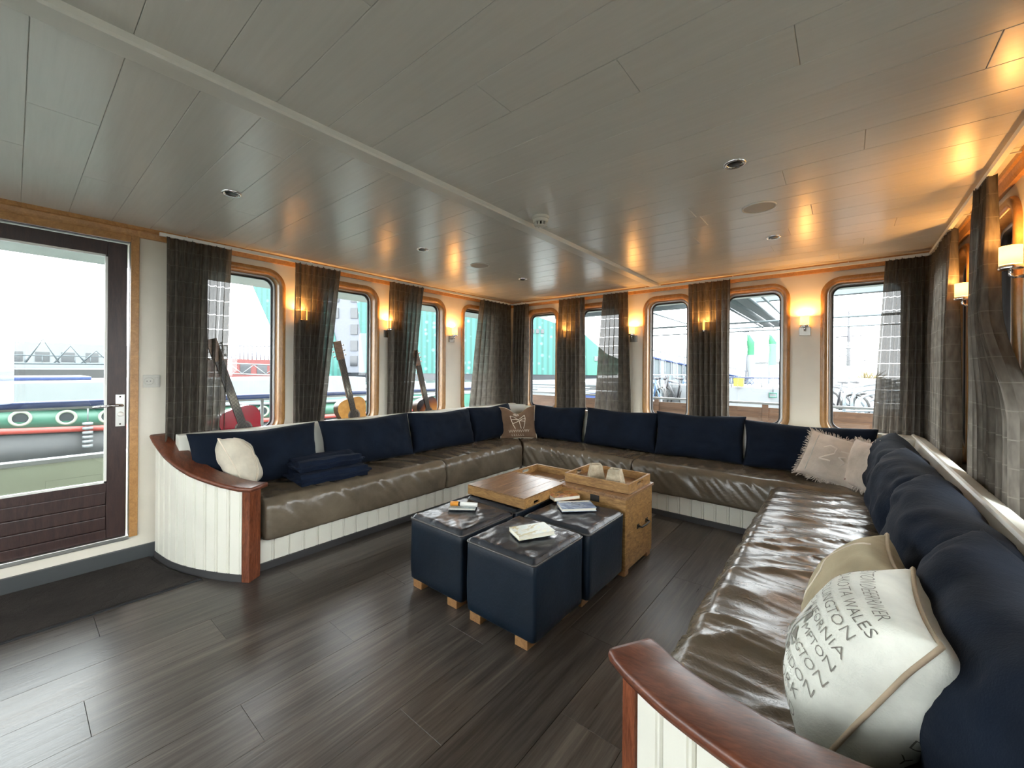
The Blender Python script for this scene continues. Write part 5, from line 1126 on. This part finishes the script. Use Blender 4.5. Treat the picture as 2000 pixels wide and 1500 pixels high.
# feather flags
for k, (x_, y_, zt_, zb_, l) in enumerate(((-2.60, 15.95, 2.55, 1.85, 'green feather flag with white lower half, left of the pair'), (-2.02, 16.42, 2.55, 1.50, 'all-green feather flag, right of the pair'))):
    p = thing('feather_flag', l+' outside the fourth far window', 'flag', (x_, y_, .1), 'feather flags'); MB().tube([(x_, y_, .1), (x_, y_, 2.3), (x_+.03, y_+.02, 2.5), (x_+.12, y_+.1, 2.58)], .012, 6).build('pole', 'ext_grey', p)
    def sheet(nm, z0_, z1_, m_):
        mb = MB(); n = 8; vs = []
        for i in range(n+1):
            z = z0_+(z1_-z0_)*i/n; w_ = .26*(1 if z < 2.3 else max(.15, 1-(z-2.3)/.35)); o = .03*math.sin(z*7)
            for dd in (-.004, .004): vs += [(x_+.01, y_+o+dd, z), (x_+w_*.8, y_+w_*.64-o+dd, z)]
        mb.add(vs, [f for i in range(n) for f in ((4*i, 4*i+1, 4*i+5, 4*i+4), (4*i+2, 4*i+6, 4*i+7, 4*i+3), (4*i, 4*i+4, 4*i+6, 4*i+2), (4*i+1, 4*i+3, 4*i+7, 4*i+5))], True); mb.build(nm, m_, p)
    sheet('green_sheet', zb_, 2.55, 'flag_green'); sheet('white_sheet', .9, zb_, 'ext_white_dimmed')
# white kiosk, distant boat, sailing-ship mast, shrub
ks = thing('white_kiosk', 'white box-shaped kiosk behind the feather flags', 'kiosk', (-2.7, 23.7, .1)); MB().box(-.75, .75, -.6, .6, .10, 1.70, T(-2.7, 23.7, 0) @ RZ(38), .04).build('body', 'ext_white_dimmed', ks); MB().box(-.85, .85, -.7, .7, 1.701, 1.76, T(-2.7, 23.7, 0) @ RZ(38)).build('roof', 'ext_pale_dimmed', ks)
wc = thing('cabin_boat', 'white wheelhouse boat behind the bike rack', 'boat', (-.4, 38.5, .1)); MB().box(-2.2, 3.0, -1, 1, .0, .70, T(-.4, 38.5, .1) @ RZ(38)).build('hull', 'ext_white_dimmed', wc); w1 = MB().box(-.6, .62, -.8, .8, .70, 1.62, T(-.4, 38.5, .1) @ RZ(38), .05).build('wheelhouse', 'ext_white_dimmed', wc); MB().box(-.45, .45, -.83, -.79, 1.0, 1.4, T(-.4, 38.5, .1) @ RZ(38)).build('window', 'ext_grey', w1)
ms = thing('ship_mast', 'tall sailing-ship mast with crossed yards outside the rightmost far window', 'mast', (.45, 77.8, -.26)); MB().tube([(.45, 77.8, -.26), (.45, 77.8, 5.6), (.45, 77.8, 10.2)], [.30, .22, .10], 8).build('mast', 'bike_dark', ms)
for z, w_ in ((6.5, 1.9), (3.7, 1.5), (2.9, 2.6)): MB().tube([(.45-w_*.75, 77.8-w_*.6, z-.12), (.45+w_*.75, 77.8+w_*.6, z+.12)], .10, 6).build('yard', 'bike_dark', ms)
for z in (4.6, 7.9): MB().lathe([(.1, 0), (.4, .1), (.4, .25), (.1, .3)], (.45, 77.8, z), 10).build('crosstree', 'bike_dark', ms)
tr_ = thing('bare_shrub', 'brownish leafless shrub behind the bike rack', 'shrub', (1.7, 52.9, .1)); rn = random.Random(5); mb = MB()
for k in range(150):
    a = rn.uniform(0, 2*PI); r_ = rn.uniform(.2, 1.35); z = rn.uniform(.5, 1.75)*(1-.25*(r_/1.35)**2); mb.tube([(1.7+.25*r_*math.cos(a), 52.9+.25*r_*math.sin(a), .1), (1.7+.8*r_*math.cos(a), 52.9+.8*r_*math.sin(a), z*.7), (1.7+1.15*r_*math.cos(a)+rn.uniform(-.2, .2), 52.9+1.15*r_*math.sin(a)+rn.uniform(-.2, .2), z+.1)], [.02, .03, .008], 4)
mb.build('twigs', 'tree_twig', tr_)['kind'] = 'stuff'; MB().tube([(1.7, 52.9, .1), (1.7, 52.9, .7)], .06, 6).build('trunk', 'tree_twig', tr_)
